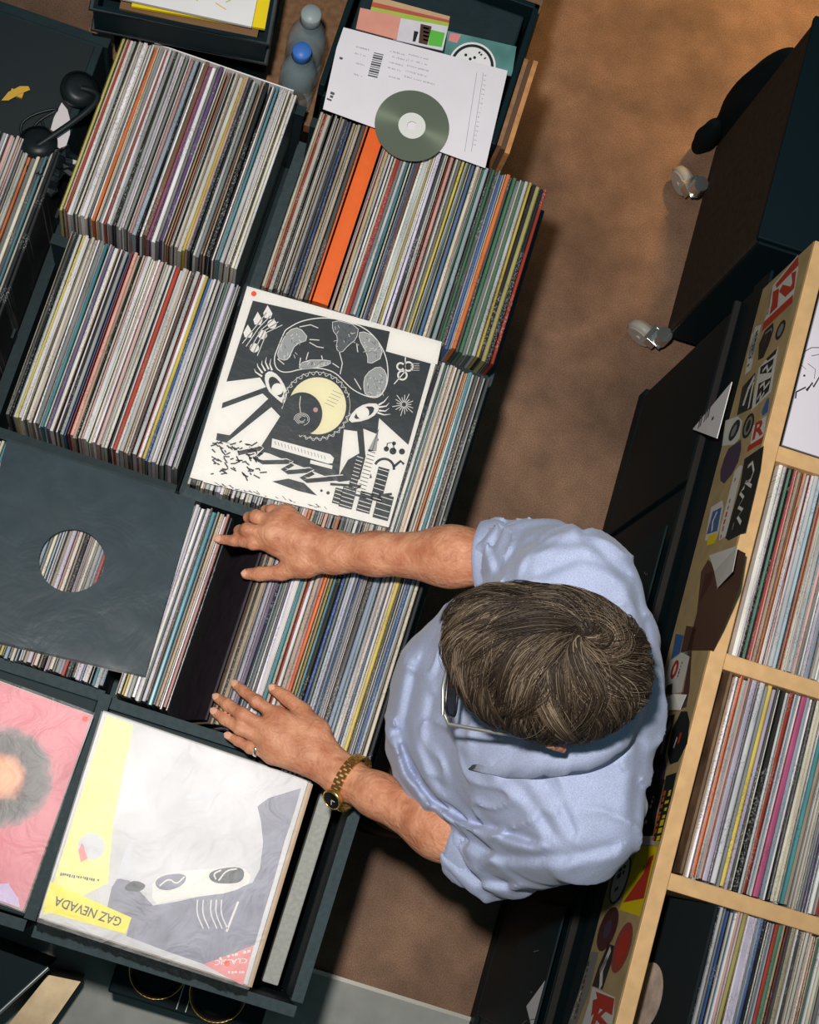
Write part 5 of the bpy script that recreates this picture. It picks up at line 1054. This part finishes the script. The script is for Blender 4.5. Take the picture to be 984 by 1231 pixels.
# finger nails
for F, up0 in ((RF, 1), (LFG, 1), ([RT], 1), ([LT], 1)):
    for f in F:
        tip, dp = Vector(f[-1]), Vector(f[-2]); d = (tip-dp).normalized(); n_ = (Vector((0, 0, 1))-d*d.z).normalized()
        if d.z < -.75: continue
        sdv = d.cross(n_); c = tip+n_*(.0080 if len(F) > 1 else .0088)-d*.001; mb = MB()
        pts = [[c+d*(.0062*math.sin(a)*1.0)+sdv*(u*.0055*abs(math.cos(a*.8)))-n_*(.0022*u*u) for u in (-1, -.5, 0, .5, 1)] for a in np.linspace(-1.4, 1.4, 7)]
        mb.add([p for r_ in pts for p in r_], [(5*i+j, 5*i+j+1, 5*i+j+6, 5*i+j+5) for i in range(6) for j in range(4)], 0, True); mb.build('fingernail', [mat('nail', (232, 176, 150), .3)], man)
# eyes
for s_ in (-1, 1):
    mb = MB(); mb.lathe([(0, -.0115)]+[(.0115*math.cos(a), .0115*math.sin(a)) for a in np.linspace(-1.4, 1.4, 9)]+[(0, .0115)], Vector(hl(.087, .032*s_, -.012)), Vector(HF), 20, 0); eo = mb.build('eye', [mat('eye_white', (226, 220, 214), .2)], man)
    mb = MB(); mb.lathe([(.0055, .0102), (.004, .0112), (0, .0117)], Vector(hl(.087, .032*s_, -.012)), Vector(HF), 16, 0); mb.build('iris', [mat('iris_brown', (60, 44, 32), .2)], eo)
# glasses
gl = bpy.data.objects.new('eyeglasses', None); C.objects.link(gl); gl.parent = man; gl['label'] = 'thin silver and black framed glasses'
gl.location = Vector(hl(.118, 0, -.008))
G = lambda f, l, u: Vector(hl(f, l, u))-gl.location
SIL = mat('silver_frame', (214, 212, 206), .22, metal=.8); BLF = mat('black_frame', (24, 28, 30), .25, spec=.6)
for s_ in (-1, 1):
    rim = [G(.124-.10*abs(.036+.029*math.cos(t))**1.6*0-.004*abs(math.cos(t)*.5+.5), s_*(.037+.030*math.copysign(abs(math.cos(t))**.6, math.cos(t))), -.012+.021*math.copysign(abs(math.sin(t))**.6, math.sin(t))) for t in np.linspace(0, 2*math.pi, 41)[:-1]]
    mb = MB(); mb.tube(rim, .0021, 8, 0, True); mb.build('rim', [BLF], gl)
    mb = MB(); mb.poly(rim, 0); mb.build('lens', [film('lens_glass', .03, .03, 0, 1)], gl)
    mb = MB(); mb.tube([G(.122, s_*.068, .004), G(.116, s_*.079, .004), G(.05, s_*.084, .004), G(-.006, s_*.0835, .006), G(-.03, s_*.083, -.018)], [.003, .0027, .0022, .002, .0018], 8); mb.build('temple', [SIL], gl)
    mb = MB(); mb.tube([G(.1265, s_*.006, .003), G(.1265, s_*.035, .0115), G(.1245, s_*.068, .006)], .0024, 8); mb.build('brow_bar', [SIL], gl)
mb = MB(); mb.tube([G(.126, -.008, -.002), G(.129, 0, .001), G(.126, .008, -.002)], .0017, 8); mb.build('bridge', [SIL], gl)
# watch
fa = Vector((LEL-LWR)/np.linalg.norm(LEL-LWR)); wp = Vector(A_(421, 941, .947)); t1 = Vector((0, 0, 1)); t1 = (t1-fa*t1.dot(fa)).normalized(); t2 = fa.cross(t1)
if t2.y > 0: t2 = -t2
wt = bpy.data.objects.new('wristwatch', None); C.objects.link(wt); wt.parent = man; wt.location = wp; wt['label'] = 'gold bracelet watch with a dark round face'
WG = mat('watch_gold', (222, 184, 104), .25, metal=.9)
rx, rz_ = .0425, .0365; face_a = math.radians(52)
for row, off, wd2 in ((0, -.0056, .0046), (1, 0, .0058), (2, .0056, .0046)):
    for i in range(26):
        an = 2*math.pi*(i+.5*(row == 1))/26
        if abs((an-face_a+math.pi) % (2*math.pi)-math.pi) < .42: continue
        p = t2*math.sin(an)*rx+t1*math.cos(an)*rz_+fa*off; nrm = (t2*math.sin(an)*rz_+t1*math.cos(an)*rx).normalized(); tg = fa.cross(nrm)
        mb = MB(); mb.box(p, (wd2, .0074, .0028), 0, Matrix((fa, tg, nrm)).transposed()); mb.build('bracelet_link', [WG], wt)
p = t2*math.sin(face_a)*rx+t1*math.cos(face_a)*rz_; nrm = (t2*math.sin(face_a)*rz_+t1*math.cos(face_a)*rx).normalized()
mb = MB(); mb.lathe([(0, -.003), (.0155, -.003), (.0165, .0), (.0165, .004), (.0150, .006), (.0135, .006), (.0135, .0045)], p, nrm, 36); ws = mb.build('watch_case', [WG], wt)
mb = MB(); mb.lathe([(.0138, .0046), (0, .0048)], p, nrm, 36, 0, False); mb.build('watch_face', [mat('watch_face_black', (16, 18, 18), .15)], wt)
tg = fa.cross(nrm); mb = MB(); mb.stroke([p+nrm*.0053-tg*.001, p+nrm*.0053+tg*.008], .0012, 0, n=nrm); mb.stroke([p+nrm*.0053, p+nrm*.0053+fa*.006], .0014, 0, n=nrm); mb.build('watch_hands', [mat('watch_hand_pale', (226, 220, 200), .3)], wt)
# ring
q0, q1 = Vector(LFG[3][0]), Vector(LFG[3][1]); c = q0.lerp(q1, .72); dr = (q1-q0).normalized(); mb = MB(); mb.lathe([(.0100, -.0024), (.0108, -.0024), (.0110, 0), (.0108, .0024), (.0100, .0024)], c, dr, 24); mb.build('finger_ring', [mat('ring_silver', (236, 232, 224), .15, metal=.9)], man, 'thin silver ring')
# hair: dark cap plus combed strands gathered into locks
hr = random.Random(9); nrs = np.random.RandomState(4)
ER = np.array([.103, .080, .102]); crown = np.array([-.52, -.30, .80]); crown /= np.linalg.norm(crown)
def hairline(d): return (-.02+(.50*d[0] if d[0] > 0 else .78*d[0])) + (.10*abs(d[1]) if d[0] > -.3 else 0) + .55*max(0., d[1])*max(0., d[0]-.15)
NS = 13000; SG = 9; cv = []; cf = []; ct = []
def surf(u, lift):
    lift = lift+.60*max(0., u[0]-.2)*max(0., .25-u[1])*min(1., max(0., u[2]+.15)*3)
    return hl(-.015, 0, .035)+HA.T@(u*ER*(1+lift))
def scalp():
    while True:
        u = nrs.randn(3); u /= np.linalg.norm(u)
        if u[2] > hairline(u) and u[2] > -.66: return u
def path(u, swirl, ln, top, lift):
    step = ln/SG/.095; q = u.copy(); out = []
    for k in range(SG+1):
        f = k/SG; out.append(surf(q, lift+top*math.sin(min(1, f*1.1)*math.pi*.66)))
        rad_ = -(crown-q*(crown@q)); rad_ /= np.linalg.norm(rad_)+1e-6; tan_ = np.cross(q, rad_); sw = swirl*(1-.5*f)
        dr_ = rad_*math.cos(sw)+tan_*math.sin(sw)+np.array([.35, .22, -.05]); dr_ -= q*(dr_@q); dr_ /= np.linalg.norm(dr_)+1e-6
        q = q+dr_*step; q /= np.linalg.norm(q)
    return np.array(out)
def style(u, r):
    edge = float(np.clip((u[2]-hairline(u))/.4, 0, 1)); side = 1 if u[2] > .25 else .45
    fr = max(0., u[0]-.25)*max(0., .55-u[1])                       # long fringe on the forehead, heavier on his right
    return (.045+.030*edge)*side*(.7+.6*r)+.055*fr, .05+.14*edge*r+.10*fr
locks = []
for _ in range(430):
    u = scalp(); r = hr.random(); ln, top = style(u, r); locks.append((u, path(u, .85+hr.gauss(0, .55), ln*1.1, top, .03), hr.random()))
LU = np.array([l[0] for l in locks])
for _ in range(NS):
    u = scalp(); r = hr.random(); ln, top = style(u, r); j = int(np.argmax(LU@u)); lu, lp, tone = locks[j]
    own = path(u, .85+hr.gauss(0, .25), ln, top*.8, .02+.02*hr.random())
    wv = (np.linspace(0, 1, SG+1)**.8*.82)[:, None]; loose = .32 if hr.random() > .06 else .95
    P_ = own*(1-wv)+(lp+(own[0]-lp[0])*loose)*wv
    x = hr.random(); base_c = np.array([.036, .024, .016]) if x < .42+.25*(tone < .4) else (np.array([.105, .074, .048]) if x < .90-.15*(tone > .7) else np.array([.20, .155, .11]))
    base_c = base_c*(.55+.9*tone)
    wdt = .00038+.00028*hr.random(); o0 = len(cv)
    for k in range(SG+1):
        t = P_[min(k+1, SG)]-P_[max(k-1, 0)]; t /= np.linalg.norm(t)+1e-9; n1 = np.cross(t, [0.3, .2, .9]); n1 /= np.linalg.norm(n1)+1e-9; n2 = np.cross(t, n1); r_ = wdt*(1-.75*(k/SG)**2)
        cv += [P_[k]+n1*r_, P_[k]-n1*.5*r_+n2*.866*r_, P_[k]-n1*.5*r_-n2*.866*r_]
        if k:
            b = o0+3*k
            for jj in range(3): cf.append((b-3+jj, b-3+(jj+1) % 3, b+(jj+1) % 3, b+jj))
    ct.append(base_c)
col = np.repeat(np.array(ct), SG*3*4, axis=0)
me = bpy.data.meshes.new('hair'); Q = np.array(cf)
hair = np_mesh('hair', np.array(cv), Q, [], man, 'short swept brown hair'); hair['kind'] = 'stuff'
ca = hair.data.color_attributes.new('Col', 'FLOAT_COLOR', 'CORNER'); ca.data.foreach_set('color', np.concatenate([col, np.ones((len(col), 1))], 1).astype(np.float32).ravel())
m = bpy.data.materials.new('brown_hair'); m.use_nodes = True; b = m.node_tree.nodes['Principled BSDF']; an_ = m.node_tree.nodes.new('ShaderNodeAttribute'); an_.attribute_name = 'Col'
m.node_tree.links.new(an_.outputs['Color'], b.inputs['Base Color']); b.inputs['Roughness'].default_value = .55; b.inputs['Specular IOR Level'].default_value = .3; hair.data.materials.append(m)
mb = MB(); vs = []; fs = []; NU, NV = 48, 24
for i in range(NV+1):
    for j in range(NU):
        th_ = math.pi*.80*i/NV; ph_ = 2*math.pi*j/NU; u = np.array([math.sin(th_)*math.cos(ph_), math.sin(th_)*math.sin(ph_), math.cos(th_)])
        ok = u[2] > hairline(u)+.02; vs.append(surf(u, .012 if ok else -.10))
for i in range(NV):
    for j in range(NU): fs.append((i*NU+j, (i+1)*NU+j, (i+1)*NU+(j+1) % NU, i*NU+(j+1) % NU))
mb.add(vs, fs, 0, True); mb.build('hair_base', [mat('dark_hair_base', (34, 26, 20), .9)], man)
